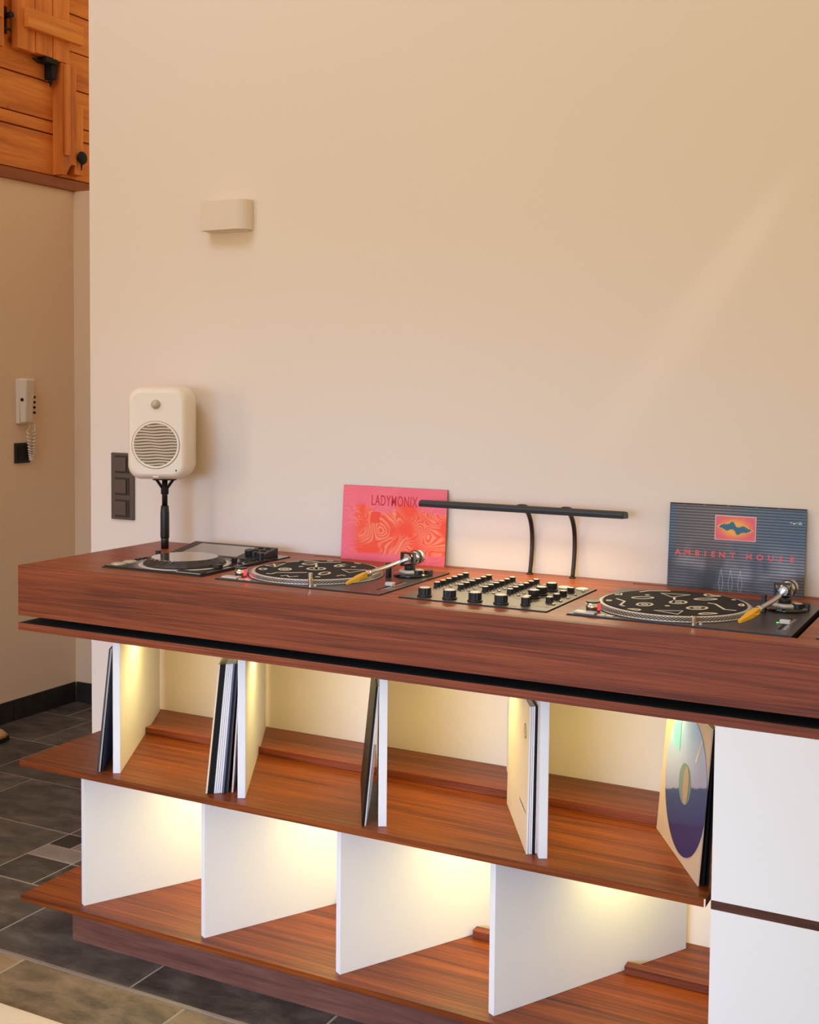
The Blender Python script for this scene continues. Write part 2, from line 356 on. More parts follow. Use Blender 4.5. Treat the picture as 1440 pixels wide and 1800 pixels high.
m.hexa([(-1.5195,1.748,2.342), (-1.468,1.748,2.342), (-1.468,1.772,2.378), (-1.5195,1.772,2.378), (-1.5195,1.748,2.388), (-1.468,1.748,2.388), (-1.468,1.780,2.388), (-1.5195,1.780,2.388)])
m.build('upright', M['pine_z'], po)
MB().box(-1.468, -1.452, 1.735, 1.760, 2.42, 2.81).build('moulding', M['pine_z'], po, bevel=0.003)
MB().box(-1.5195, -1.480, 1.8125, 1.868, 2.352, 2.66).build('side_board', M['pine_z'], po, bevel=0.002)
kb = MB(); kb.cyl((-1.4795, 1.838, 2.425), 0.012, 0.014, 14, axis=(1, 0, 0)); kb.build('knob_stem', M['black_matt'], po)
MB().lathe([(0.006, 0), (0.026, 0.001), (0.029, 0.006), (0.026, 0.012), (0.012, 0.016)], 24, Matrix.Translation((-1.4655, 1.838, 2.425)) @ Vector((1, 0, 0)).to_track_quat('Z', 'Y').to_matrix().to_4x4()).build('knob', M['black_matt'], po)
MB().cyl((-1.466, 1.840, 2.402), 0.005, -0.03, 8, axis=(0, 0, 1), r2=0.002).build('knob_tail', M['black_matt'], po)

# ---------------------------------------------------------------- things on the hall wall and floor
ic = root('wall_intercom', (-1.52, 1.53, 1.26), 'cream wall intercom handset phone mounted above the black socket plate', 'intercom')
MB().box(-1.5198, -1.498, 1.49, 1.582, 1.262, 1.452).build('base', M['cream'], ic, bevel=0.006, seg=3)
hs = MB(); hs.hexa([(-1.4975, 1.492, 1.264), (-1.472, 1.500, 1.266), (-1.476, 1.548, 1.266), (-1.4975, 1.552, 1.264), (-1.4975, 1.484, 1.456), (-1.452, 1.488, 1.452), (-1.456, 1.546, 1.452), (-1.4975, 1.552, 1.456)])
hs.build('handset', M['cream'], ic, bevel=0.009, seg=3)
MB().cyl((-1.478, 1.4905, 1.365), 0.007, -0.004, 16, axis=(-0.15, 1, 0)).build('speaker_hole', M['black_matt'], ic)
for i in range(4):
    MB().cyl((-1.4985, 1.577, 1.375 - i*0.022), 0.0055, 0.006, 10, axis=(1, 0, 0)).build('button', M['black_matt'], ic)
cpts = []
n = 150
for i in range(n + 1):
    t = i / n; z = 1.232 - 0.125 * math.sin(PI * t); y = 1.535 + 0.034 * t + 0.004
    if t < 0.03: z += 0.02 * (1 - t/0.03)
    a = 2 * PI * 26 * t; cpts.append((-1.494 + 0.006 * math.cos(a), y + 0.006 * math.sin(a), z + 0.0))
cpts = [(-1.490, 1.541, 1.262)] + cpts + [(-1.490, 1.569, 1.262)]
MB().tube(cpts, 0.0034, 6).build('coiled_cord', M['cream'], ic)
sp = root('cable_socket', (-1.52, 1.525, 1.095), 'small square black socket plate on the hall wall below the intercom', 'socket')
MB().box(-1.5198, -1.512, 1.482, 1.568, 1.095, 1.181).build('plate', M['black'], sp, bevel=0.002)
MB().box(-1.512, -1.509, 1.495, 1.555, 1.108, 1.168).build('insert', M['black_matt'], sp, bevel=0.001)
sh = root('shoe', (-1.395, 1.14, 0.0), 'tan shoe standing on the dark hall floor at the left edge of the picture', 'shoe')
rm = Matrix.Translation((-1.375, 1.125, 0)) @ Matrix.Rotation(math.radians(68), 4, 'Z')
def shoe_sec(u):
    w_ = 0.042 * (1 - 0.35 * u) * math.sqrt(max(0.02, 1 - abs(2*u - 1) ** 3.5)); return w_
m = MB(); secs = 12; ring = 14; base = len(m.v)
for i in range(secs + 1):
    u = i / secs; x = -0.12 + 0.25 * u; hgt = 0.085 - 0.03 * u; wq = 0.040 * (max(0.0, 1 - abs(2*u - 1) ** 3.2)) ** 0.5 + 0.003
    for j in range(ring):
        a = 2 * PI * j / ring; zz = 0.018 + max(0, math.sin(a)) * (hgt - 0.018) * (max(0.05, 1 - abs(2*u-1) ** 4)) ** 0.5
        m.v.append(tuple(rm @ Vector((x, wq * math.cos(a), zz))))
for i in range(secs):
    for j in range(ring):
        j2 = (j + 1) % ring; m.f.append((i*ring+j, i*ring+j2, (i+1)*ring+j2, (i+1)*ring+j)); m.m.append(0); m.sm.append(True)
m.f.append(tuple(range(ring))); m.m.append(0); m.sm.append(False); m.f.append(tuple(secs*ring + i for i in range(ring))); m.m.append(0); m.sm.append(False)
m.build('upper', mat('tan_leather', H(206, 160, 100), 0.6), sh)
MB().prism([(-0.125 + 0.26*i/10, -0.043 * (max(0.02, 1 - abs(2*i/10 - 1) ** 3)) ** 0.5) for i in range(11)] + [(-0.125 + 0.26*i/10, 0.043 * (max(0.02, 1 - abs(2*i/10 - 1) ** 3)) ** 0.5) for i in range(10, -1, -1)], 0.001, 0.018, rm).build('sole', M['black'], sh)
rg = MB(); rg.box(-1.1, 2.0, -2.15, -0.305, 0.0015, 0.014)
rg = rg.build('rug', M['rug'], bevel=0.004); tag(rg, 'cream rug lying on the brown slate tiles at the bottom left', 'rug'); recentre(rg)

# ---------------------------------------------------------------- worktop with cut-outs for the decks
T1X, T2X, TY = 0.5681, 1.467, 0.0769
TW, TD = 0.453, 0.366
def panel_with_holes(mb, x0, x1, y0, y1, z0, z1, holes):
    xs = sorted({x0, x1} | {h[0] for h in holes} | {h[1] for h in holes}); ys = sorted({y0, y1} | {h[2] for h in holes} | {h[3] for h in holes})
    xs = [x for x in xs if x0 <= x <= x1]; ys = [y for y in ys if y0 <= y <= y1]
    solid = lambda i, j: 0 <= i < len(xs)-1 and 0 <= j < len(ys)-1 and not any(h[0] < (xs[i]+xs[i+1])/2 < h[1] and h[2] < (ys[j]+ys[j+1])/2 < h[3] for h in holes)
    idx = {}
    def V(i, j, t):
        if (i, j, t) not in idx: idx[(i, j, t)] = len(mb.v); mb.v.append((xs[i], ys[j], z1 if t else z0))
        return idx[(i, j, t)]
    def F(*f): mb.f.append(f); mb.m.append(0); mb.sm.append(False)
    for i in range(len(xs)-1):
        for j in range(len(ys)-1):
            if not solid(i, j): continue
            F(V(i,j,1), V(i+1,j,1), V(i+1,j+1,1), V(i,j+1,1)); F(V(i,j,0), V(i,j+1,0), V(i+1,j+1,0), V(i+1,j,0))
            if not solid(i, j-1): F(V(i,j,0), V(i+1,j,0), V(i+1,j,1), V(i,j,1))
            if not solid(i, j+1): F(V(i+1,j+1,0), V(i,j+1,0), V(i,j+1,1), V(i+1,j+1,1))
            if not solid(i-1, j): F(V(i,j+1,0), V(i,j,0), V(i,j,1), V(i,j+1,1))
            if not solid(i+1, j): F(V(i+1,j,0), V(i+1,j+1,0), V(i+1,j+1,1), V(i+1,j,1))
    return mb
XL, XR, YB = 0.0, 3.05, 0.5690
P1X, P2X, PY, PW, PD = 0.207, 1.965, 0.083, 0.314, 0.397
MX0, MX1, MY0, MY1 = 1.070, 1.4215, 0.0775, 0.400
SLOTS = [(0.560, 1.015, 0.5365, 0.5475), (1.465, 1.915, 0.5345, 0.5455)]
holes = [(P1X-.002, P1X+PW+.002, PY-.002, PY+PD+.002), (P2X-.002, P2X+PW+.002, PY-.002, PY+PD+.002),
         (T1X-.002, T1X+TW+.002, TY-.002, TY+TD+.002), (T2X-.002, T2X+TW+.011, TY-.003, TY+TD+.002),
         (MX0-.002, MX1+.002, MY0-.002, MY1+.002)] + SLOTS
wk = root('worktop', (XL, 0.0, WT-0.1296), 'long walnut worktop box with decks and mixer sunk into its top', 'worktop')
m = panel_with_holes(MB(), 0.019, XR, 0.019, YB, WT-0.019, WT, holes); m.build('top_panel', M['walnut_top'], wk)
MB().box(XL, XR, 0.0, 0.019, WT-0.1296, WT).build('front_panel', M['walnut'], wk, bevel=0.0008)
MB().box(XL, 0.0188, 0.0192, YB, WT-0.1296, WT+0.0001).build('side_panel', M['walnut_top'], wk, bevel=0.0008)
m = MB(); 
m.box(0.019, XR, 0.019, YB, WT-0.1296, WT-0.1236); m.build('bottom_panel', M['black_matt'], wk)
# ---------------------------------------------------------------- shelving unit
Z2T, Z2B, Z3T, Z3B, Z4T, Z4B = [WT + v for v in (-0.1490, -0.1678, -0.5088, -0.5254, -0.8677, -0.8826)]
XC = 1.787
un = root('shelving_unit', (0.0, 0.0, 0.0), 'walnut record shelving with slanted white dividers under the worktop', 'shelving')
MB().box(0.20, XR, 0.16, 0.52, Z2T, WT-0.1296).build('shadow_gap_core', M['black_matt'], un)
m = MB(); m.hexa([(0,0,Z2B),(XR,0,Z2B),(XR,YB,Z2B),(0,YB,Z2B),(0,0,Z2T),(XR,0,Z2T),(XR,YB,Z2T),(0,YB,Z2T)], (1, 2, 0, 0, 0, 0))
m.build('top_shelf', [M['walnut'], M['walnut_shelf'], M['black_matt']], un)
MB().box(0, XC-0.0005, 0, YB, Z3B, Z3T).build('middle_shelf', M['walnut_shelf'], un, bevel=0.0006)
MB().box(0, XR, 0, YB, Z4B, Z4T).build('bottom_shelf', M['walnut_shelf'], un, bevel=0.0006)
MB().box(0.145, XR-0.145, 0.037, 0.50, 0.0, Z4B).build('plinth', M['walnut_plinth'], un)
aU, aL = 0.515, 0.501
def divider(xr, yr, a, z0, z1, back, sgn):
    # xr, yr: right front bottom corner of the panel; a: its turn; panel runs to y = back
    d = Vector((-math.sin(a), math.cos(a), 0)) if sgn < 0 else Vector((math.sin(a), math.cos(a), 0))
    n = Vector((-d.y, d.x, 0)) * 0.0185
    p = Vector((xr, yr, 0)); L = (back - yr) / d.y
    c = [p + n, p, p + d*L, p + d*L + n]
    return MB().hexa([(q.x, min(q.y, YB), z0) for q in c] + [(q.x, min(q.y, YB), z1) for q in c]).build('divider', M['white'], un, bevel=0.0008)
for i in range(4):
    divider(0.3025 + 0.3812*i, 0.041, aU, Z3T, Z2B, 0.548, -1)
    divider(0.1934 + 0.3808*i, 0.0272, aL, Z4T, Z3B, 0.537, 1)
# record stops, one piece per bay
def batten(x0, x1, z): MB().box(x0, x1, 0.341, 0.366, z, z + 0.0205).build('batten', M['walnut'], un, bevel=0.001)
xs = [0.3025 + 0.3812*i - math.tan(aU)*(0.341-0.041) for i in range(4)]
for i in range(4):
    nx = xs[i+1] - 0.0225 if i < 3 else XC - 0.002
    batten(xs[i] + 0.001, nx, Z3T)
xs = [0.1934 + 0.3808*i + math.tan(aL)*(0.341-0.0272) for i in range(4)]
for i in range(4):
    nx = xs[i+1] - 0.0225 if i < 3 else XC - 0.002
    batten(xs[i] + 0.016, nx, Z4T)
# LED strips under the shelves
for z in (Z2B, Z3B):
    MB().box(0.05 if z == Z2B else 0.16, XC-0.01, (0.235 if z == Z2B else 0.285), (0.245 if z == Z2B else 0.295), z-0.003, z-0.0001).build('led_strip', M['led'], un)
def strip_light(z, power, x0=0.12, x1=1.77, y=0.30):
    l = bpy.data.lights.new('led_strip_light', 'AREA'); l.shape = 'RECTANGLE'; l.size = x1-x0; l.size_y = 0.008; l.energy = power; l.color = (1.0, 0.82, 0.30)
    o = bpy.data.objects.new('led_strip_light', l); COL.objects.link(o); o.location = ((x0+x1)/2, y, z-0.005)
strip_light(Z2B, LED_U, y=0.24); strip_light(Z3B, LED_L, y=0.29)
MB().box(XC-0.0035, XC-0.0005, -0.0018, 0.0, Z3B, Z3T).build('edge_clip', M['cream_dim'], un)
# ---------------------------------------------------------------- closed cabinet at the right
cb = root('cabinet', (XC, 0, Z4T), 'cabinet with two plain white doors, right of the open shelves', 'cabinet')
MB().box(XC+0.0105, XC+0.0265, 0.018, YB, Z4T, Z2B).build('side_panel', M['walnut_dark'], cb)
MB().box(XC+0.0265, XR-0.02, 0.54, 0.552, Z4T, Z2B).build('back_panel', M['white'], cb)
MB().box(1.7965, 2.42, 0.0, 0.018, Z3T+0.0005, Z2B-0.001).build('door', M['white'], cb, bevel=0.0008)
MB().box(1.7965, 2.42, 0.0, 0.018, Z4T+0.002, Z3B-0.0005).build('door', M['white'], cb, bevel=0.0008)
MB().box(2.423, XR, 0.0, 0.018, Z3T+0.0005, Z2B-0.001).build('door', M['white'], cb, bevel=0.0008)
MB().box(2.423, XR, 0.0, 0.018, Z4T+0.002, Z3B-0.0005).build('door', M['white'], cb, bevel=0.0008)
MB().box(1.7965, XR, 0.0, 0.54, Z3B, Z3T).build('middle_rail', M['walnut_dark'], cb)

MAT_A=[[(-141,-15),(-117,39),(-108,-23),(-141,-15)],[(-138,18),(-113,-14)],[(-106,-62),(-105,-66),(-104,-70),(-104,-73),(-106,-76),(-108,-77),(-111,-78),(-115,-76),(-118,-74),(-121,-71),(-123,-67),(-123,-64),(-123,-60),(-122,-58),(-119,-56),(-116,-56),(-113,-57),(-109,-59),(-106,-62)],[(-52,-35),(-49,-41),(-48,-47),(-49,-53),(-52,-57),(-56,-60),(-61,-60),(-67,-59),(-72,-55),(-77,-50),(-80,-44),(-81,-38),(-80,-32),(-77,-28),(-73,-25),(-67,-25),(-61,-26),(-56,-30),(-52,-35)],[(-59,-39),(-57,-45),(-60,-49),(-65,-49),(-70,-46),(-71,-41),(-68,-37),(-63,-36),(-59,-39)],[(-65,-123),(-52,-120),(-53,-96),(-25,-83),(10,-59)],[(-15,-136),(-7,-122),(11,-138),(22,-118)],[(-129,59),(-121,71),(-109,91)],[(-100,101),(-81,109),(-48,100),(-24,120),(-7,131)],[(-50,133),(-42,136),(-35,138)],[(-45,75),(-43,69),(-43,63),(-45,58),(-49,53),(-54,50),(-60,48),(-66,49),(-72,52),(-76,56),(-78,61),(-78,67),(-76,73),(-72,78),(-66,81),(-60,82),(-54,82),(-49,79),(-45,75)],[(-52,20),(-52,17),(-54,14),(-58,13),(-60,15),(-60,18),(-58,20),(-54,21),(-52,20)],[(16,16),(18,9),(18,2),(15,-4),(10,-10),(4,-14),(-3,-16),(-11,-15),(-17,-12),(-22,-7),(-24,-1),(-24,6),(-21,13),(-17,19),(-10,23),(-3,24),(5,24),(11,21),(16,16)],[(2,10),(3,6),(0,2),(-5,1),(-9,3),(-10,8),(-7,12),(-2,13),(2,10)],[(29,98),(32,92),(33,84),(33,76),(31,69),(29,64),(25,60),(21,60),(17,61),(14,66),(11,72),(10,79),(10,87),(11,94),(14,100),(17,103),(21,104),(25,102),(29,98)],[(60,-34),(63,-40),(65,-48),(65,-55),(64,-62),(62,-67),(59,-71),(56,-71),(52,-69),(48,-65),(45,-58),(43,-51),(42,-43),(43,-36),(45,-31),(48,-28),(52,-27),(56,-29),(60,-34)],[(72,-101),(72,-104),(70,-106),(67,-107),(64,-106),(64,-103),(66,-101),(70,-100),(72,-101)],[(58,27),(112,52),(100,-8),(58,27)],[(100,-67),(103,-49),(115,-55)],[(30,97),(32,92),(33,88),(33,84),(31,81),(29,80),(26,80),(22,81),(19,84),(16,88),(14,93),(13,97),(13,101),(14,104),(17,106),(20,106),(23,104),(27,101),(30,97)],[(29,139),(47,134),(50,133)],[(64,83),(64,80),(62,77),(59,76),(56,78),(56,81),(58,83),(62,84),(64,83)]]
MAT_B=[[(-139,27),(-132,50),(-126,26),(-140,24)],[(-102,87),(-89,111),(-46,134)],[(-73,58),(-73,55),(-75,53),(-77,52),(-79,54),(-79,57),(-77,60),(-74,60),(-73,58)],[(-55,29),(-54,24),(-57,18),(-61,12),(-67,6),(-74,2),(-81,0),(-87,0),(-92,2),(-94,5),(-95,11),(-92,17),(-88,23),(-82,28),(-75,32),(-68,35),(-62,35),(-57,33),(-55,29)],[(-56,95),(6,105),(-21,57),(-56,95)],[(-121,-23),(-95,-46),(-90,-93),(-78,-103)],[(-124,-51),(-124,-53),(-124,-56),(-125,-58),(-126,-60),(-128,-61),(-129,-60),(-129,-59),(-130,-57),(-131,-55),(-132,-53),(-132,-51),(-133,-50),(-132,-48),(-130,-47),(-128,-47),(-127,-47),(-125,-49),(-124,-51)],[(-33,-52),(-32,-59),(-33,-66),(-35,-72),(-39,-77),(-44,-80),(-49,-81),(-54,-79),(-59,-75),(-61,-69),(-62,-62),(-62,-55),(-59,-48),(-55,-43),(-50,-40),(-45,-40),(-40,-42),(-36,-46),(-33,-52)],[(-42,-57),(-42,-63),(-45,-67),(-50,-67),(-53,-64),(-52,-58),(-49,-54),(-45,-54),(-42,-57)],[(23,11),(24,4),(23,-4),(20,-10),(15,-16),(10,-19),(5,-19),(-1,-18),(-5,-13),(-8,-7),(-8,0),(-7,7),(-5,14),(0,20),(5,23),(11,23),(16,21),(20,17),(23,11)],[(13,5),(13,-1),(9,-5),(5,-5),(2,-1),(3,4),(6,8),(10,9),(13,5)],[(3,-51),(2,-53),(0,-56),(-2,-56),(-4,-54),(-4,-52),(-2,-49),(1,-49),(3,-51)],[(70,82),(70,77),(67,72),(62,66),(56,61),(48,56),(41,54),(35,53),(31,54),(29,57),(29,62),(32,68),(36,73),(43,79),(50,83),(57,86),(63,86),(68,85),(70,82)],[(64,127),(67,125),(68,124),(67,122),(61,117),(55,113),(48,111),(42,112),(37,116),(34,122),(34,129),(36,136),(38,137),(42,136),(46,134),(51,133),(56,131),(60,129),(64,127)],[(57,130),(59,129),(55,126),(50,125),(47,129),(47,134),(49,133),(54,131),(57,130)],[(79,-35),(79,-42),(78,-49),(74,-56),(68,-62),(62,-65),(56,-67),(50,-65),(45,-62),(42,-56),(42,-49),(44,-41),(47,-34),(53,-29),(59,-25),(66,-24),(72,-25),(76,-29),(79,-35)],[(67,-41),(66,-47),(62,-51),(57,-52),(54,-49),(55,-44),(59,-39),(64,-38),(67,-41)],[(66,24),(82,21),(114,-33),(138,-33)],[(107,93),(108,92),(106,89),(104,89),(102,91),(102,94),(105,96),(106,95),(107,93)],[(135,43),(137,39),(138,34),(139,31),(139,29),(138,27),(135,27),(133,29),(130,32),(129,36),(128,41),(129,46),(130,50),(132,53),(132,53),(132,52),(133,50),(134,47),(135,43)],[(-9,-117),(43,-93),(44,-135),(-9,-117)],[(111,-89),(108,-92),(105,-95),(101,-100),(97,-104),(92,-108),(88,-111),(85,-114),(83,-113),(81,-110),(81,-105),(83,-100),(86,-95),(91,-90),(97,-87),(102,-85),(107,-85),(111,-87),(111,-89)],[(-37,-126),(-37,-131),(-39,-136),(-41,-136),(-44,-135),(-47,-134),(-51,-132),(-55,-131),(-59,-129),(-61,-128),(-63,-127),(-64,-127),(-63,-127),(-60,-126),(-54,-123),(-48,-121),(-43,-121),(-39,-123),(-37,-126)]]

# ---------------------------------------------------------------- turntables
def T_(x, y, z=0): return Matrix.Translation((x, y, z))
def plate(x0, x1, y0, y1, z0, z1, m, parent):
    o = MB().hexa([(x0,y0,z0),(x1,y0,z0),(x1,y1,z0),(x0,y1,z0),(x0,y0,z1),(x1,y0,z1),(x1,y1,z1),(x0,y1,z1)], (1,0,1,1,1,1)).build('faceplate', [m, M['black']], parent, bevel=0.0004)
    return o
def turntable(X, label, mat_label, doodles, lamp_h, red, led, red_on=True):
    Z = WT + .0016
    r = root('turntable', (X, TY, Z), label, 'turntable', None)
    P = lambda x, y, z=0: (X + x, TY + y, Z + z)
    plate(X, X+TW, TY, TY+TD, Z-0.008, Z+0.0015, M['grey_plate'], r)
    MB().box(X+0.01, X+TW-0.01, TY+0.01, TY+TD-0.01, Z-0.09, Z-0.0082).build('chassis', M['black_matt'], r)
    c = T_(X+0.178, TY+0.176, Z)
    # platter well and platter
    m = MB(); m.lathe([(0.1690, 0.0015), (0.1690, 0.0023), (0.1672, 0.0023), (0.1672, 0.0015)], 96, c, flat_ends=False); m.build('platter_rim_ring', M['black_matt'], r)
    pl = MB(); pl.lathe([(0.1655, 0.0018), (0.1660, 0.0034), (0.1650, 0.0040)], 96, c, 1, flat_ends=False)
    pl.lathe([(0.1650, 0.0040), (0.1590, 0.0112)], 96, c, 0, flat_ends=False)
    pl.lathe([(0.1590, 0.0112), (0.1575, 0.0126), (0.1530, 0.0130), (0.1520, 0.0118), (0.02, 0.0118)], 96, c, 1)
    plo = pl.build('platter', [M['grille_brown'], M['silver_soft']], r)
    d = MB()
    for k, (rad, zz) in enumerate([(0.1645, 0.0048), (0.1628, 0.0070), (0.1611, 0.0091), (0.1596, 0.0108)]):
        n = 120
        for i in range(n):
            a = 2*PI*(i + 0.5*(k % 2))/n; mt = c @ Matrix.Rotation(a, 4, 'Z') @ T_(rad, 0, zz)
            w_ = 0.0021; d.box(-0.0006, 0.0008, -w_, w_, -0.0005, 0.0005, 0, mt)
    o = d.build('strobe_dots', M['silver_soft'], plo); o['kind'] = 'stuff'
    MB().lathe([(0.0036, 0.0118), (0.0036, 0.022), (0.0026, 0.0245)], 16, c).build('spindle', M['chrome'], r)
    # tonearm
    arm = MB(); arm.tube([P(.389,.262,.044), P(.389,.20,.041), P(.386,.155,.0375), P(.380,.125,.0345), P(.375,.105,.032), P(.372,.092,.0300)], [.0062,.0056,.0052,.0050,.0050,.0050], 12)
    ta = arm.build('tonearm', M['silver'], r)
    MB().cyl(P(.3735,.100,.0312), .0075, .017, 16, axis=(-.18, -.9, -.1)).build('collar', M['chrome'], ta)
    hd = MB(); A, B, C_ = Vector(P(.371,.086,.0290)), Vector(P(.361,.066,.0235)), Vector(P(.345,.040,.0140))
    q = Vector((.0075, -.0036, 0)); up = Vector((0, 0, .0065))
    hd.hexa([A-q*.7-up, A+q*.7-up, B+q-up, B-q-up, A-q*.7+up*.9, A+q*.7+up*.9, B+q+up*.6, B-q+up*.6])
    hd.hexa([B-q-up, B+q-up, C_+q*.45-up*.8, C_-q*.45-up*.8, B-q+up*.6, B+q+up*.6, C_+q*.45, C_-q*.45])
    hd.tube([tuple(B + q), tuple(B + q*2.3 + Vector((0.002, 0, .004)))], .0012, 8)
    hd.build('headshell', M['yellow'], ta, bevel=0.0012)
    cwt = MB(); cwm = Matrix.Translation(P(.3905,.288,.044)) @ Vector((.06, 1, .02)).normalized().to_track_quat('Z', 'Y').to_matrix().to_4x4()
    cwt.lathe([(.0065, -.02), (.0065, .0), (.012, .001), (.0165, .002), (.0165, .014), (.0175, .015), (.0175, .028), (.015, .031)], 28, cwm); cwt.build('counterweight', M['silver'], ta)
    rg_ = MB(); rg_.lathe([(.0178, .004), (.0178, .013), (.0168, .013), (.0168, .004)], 28, cwm, flat_ends=False); rg_.build('counterweight_dial', M['black'], ta)
    MB().lathe([(.044, .0015), (.044, .0065), (.040, .0095), (.033, .0100)], 40, T_(*P(.392,.275,0))).build('tonearm_base', M['black_gloss'], r)
    MB().lathe([(.030, .0095), (.030, .0155), (.027, .0170)], 32, T_(*P(.392,.275,0))).build('height_ring', M['silver_soft'], r)
    MB().lathe([(.0145, .0165), (.0125, .030)], 20, T_(*P(.390,.271,0))).build('pillar', M['black'], r)
    gb = MB(); gm = T_(*P(.389,.268,0))
    gb.box(-.021, -.0165, -.007, .007, .026, .058, 0, gm); gb.box(-.021, .015, -.007, .007, .056, .0605, 0, gm); gb.box(-.021, .015, -.007, .007, .026, .0300, 0, gm); gb.box(.0115, .0155, -.007, .007, .029, .058, 0, gm)
    gb.build('gimbal', M['black_gloss'], r, bevel=0.001)
    MB().cyl(P(.389,.253,.0443), .0095, .036, 20, axis=(0, 1, .02)).build('bearing', M['silver'], r)
    MB().box(X+.352, X+.360, TY+.215, TY+.232, Z+.0015, Z+.038).build('arm_rest', M['black'], r, bevel=0.001)
    MB().cyl(P(.418,.262,.0016), .0115, .0175, 20, bev=.001).build('antiskate_knob', M['black'], r)
    MB().cyl(P(.418,.262,.0188), .0085, .0012, 20).build('antiskate_cap', M['silver_soft'], r)
    MB().box(X+.423, X+.437, TY+.282, TY+.305, Z+.0016, Z+.016).build('lift_block', M['black'], r, bevel=0.0015)
    # controls
    b = MB().box(X+.0105, X+.056, TY+.0095, TY+.032, Z+.0015, Z+.0055).build('start_button', M['silver_soft'], r, bevel=0.0012)
    for k in range(2): MB().box(X+.0615+.0185*k, X+.0785+.0185*k, TY+.0085, TY+.0175, Z+.0015, Z+.0034).build('speed_button', M['silver_soft'], r, bevel=0.0006)
    MB().cyl(P(.037,.056,.0015), .0150, .0185, 32).build('strobe_pillar', M['chrome'], r)
    MB().cyl(P(.037,.056,.0200), .0154, .0022, 32, bev=.0006).build('strobe_cap', M['black'], r)
    MB().box(-.0042, .0042, -.0010, .0012, .0035, .0185, 0, T_(X+.0515, TY+.0520, Z) @ Matrix.Rotation(math.radians(62), 4, 'Z')).build('strobe_window', M['red_lamp'], r, bevel=0.0005)
    MB().cyl(P(.262,.0150,.0015), .0055, lamp_h, 18, bev=.0008).build('target_light', M['chrome'], r)
    MB().cyl(P(.275,.0145,.0015), .0032, .004, 12).build('light_button', M['silver_soft'], r)
    MB().box(X+.4165, X+.4235, TY+.050, TY+.175, Z+.0014, Z+.0019).build('pitch_slot', M['black_matt'], r)
    tk = MB()
    for i in range(13): tk.box(X+.4265, X+.431 + (.002 if i % 3 == 0 else 0), TY+.055+i*.0095, TY+.0558+i*.0095, Z+.0014, Z+.0018)
    tk.build('pitch_scale', M['cream_dim'], r)
    MB().box(X+.4095, X+.4305, TY+.106, TY+.119, Z+.0019, Z+.0105).build('pitch_fader', M['silver_soft'], r, bevel=0.0015)
    if led: MB().box(X+.4020, X+.4065, TY+.117, TY+.120, Z+.0014, Z+.0030).build('pitch_light', M['green_led'], r)
    if red:
        l = bpy.data.lights.new('strobe_light', 'POINT'); l.energy = 0.012; l.color = (1, .03, .05); l.shadow_soft_size = .004
        o = bpy.data.objects.new('strobe_light', l); COL.objects.link(o); o.location = P(.0575, .0505, .010)
    # slipmat with printed doodles, lying on the platter
    sm_ = root('slipmat', P(.178,.176,.0120), mat_label, 'slipmat')
    MB().lathe([(0.1500, .0120), (0.1500, .0140), (.0040, .0140), (.0040, .0120)], 80, c, flat_ends=False, sm=False).build('felt_disc', M['felt'], sm_)
    for s in doodles:
        pr = MB(); pr.ribbon([(X+.178+u/1000, TY+.176+v/1000) for u, v in s], .0052 if len(s) < 9 or len(s) > 12 else .004, Z+.0139, Z+.0144)
        pr.build('printed_shape', M['doodle'], sm_)
    return r
M['grille_brown'] = mat('dark_bronze_rim', H(70, 54, 40), 0.4, metal=0.4)
turntable(T1X, 'turntable sunk into the worktop left of the mixer, its red strobe lamp glowing', 'black slipmat with cream doodles on the turntable in front of the pink record cover', MAT_A, .031, True, False)
turntable(T2X, 'turntable sunk into the worktop right of the mixer, before the dark striped cover', 'doodle printed slipmat on the right turntable, in front of the dark striped cover', MAT_B, .017, False, True)

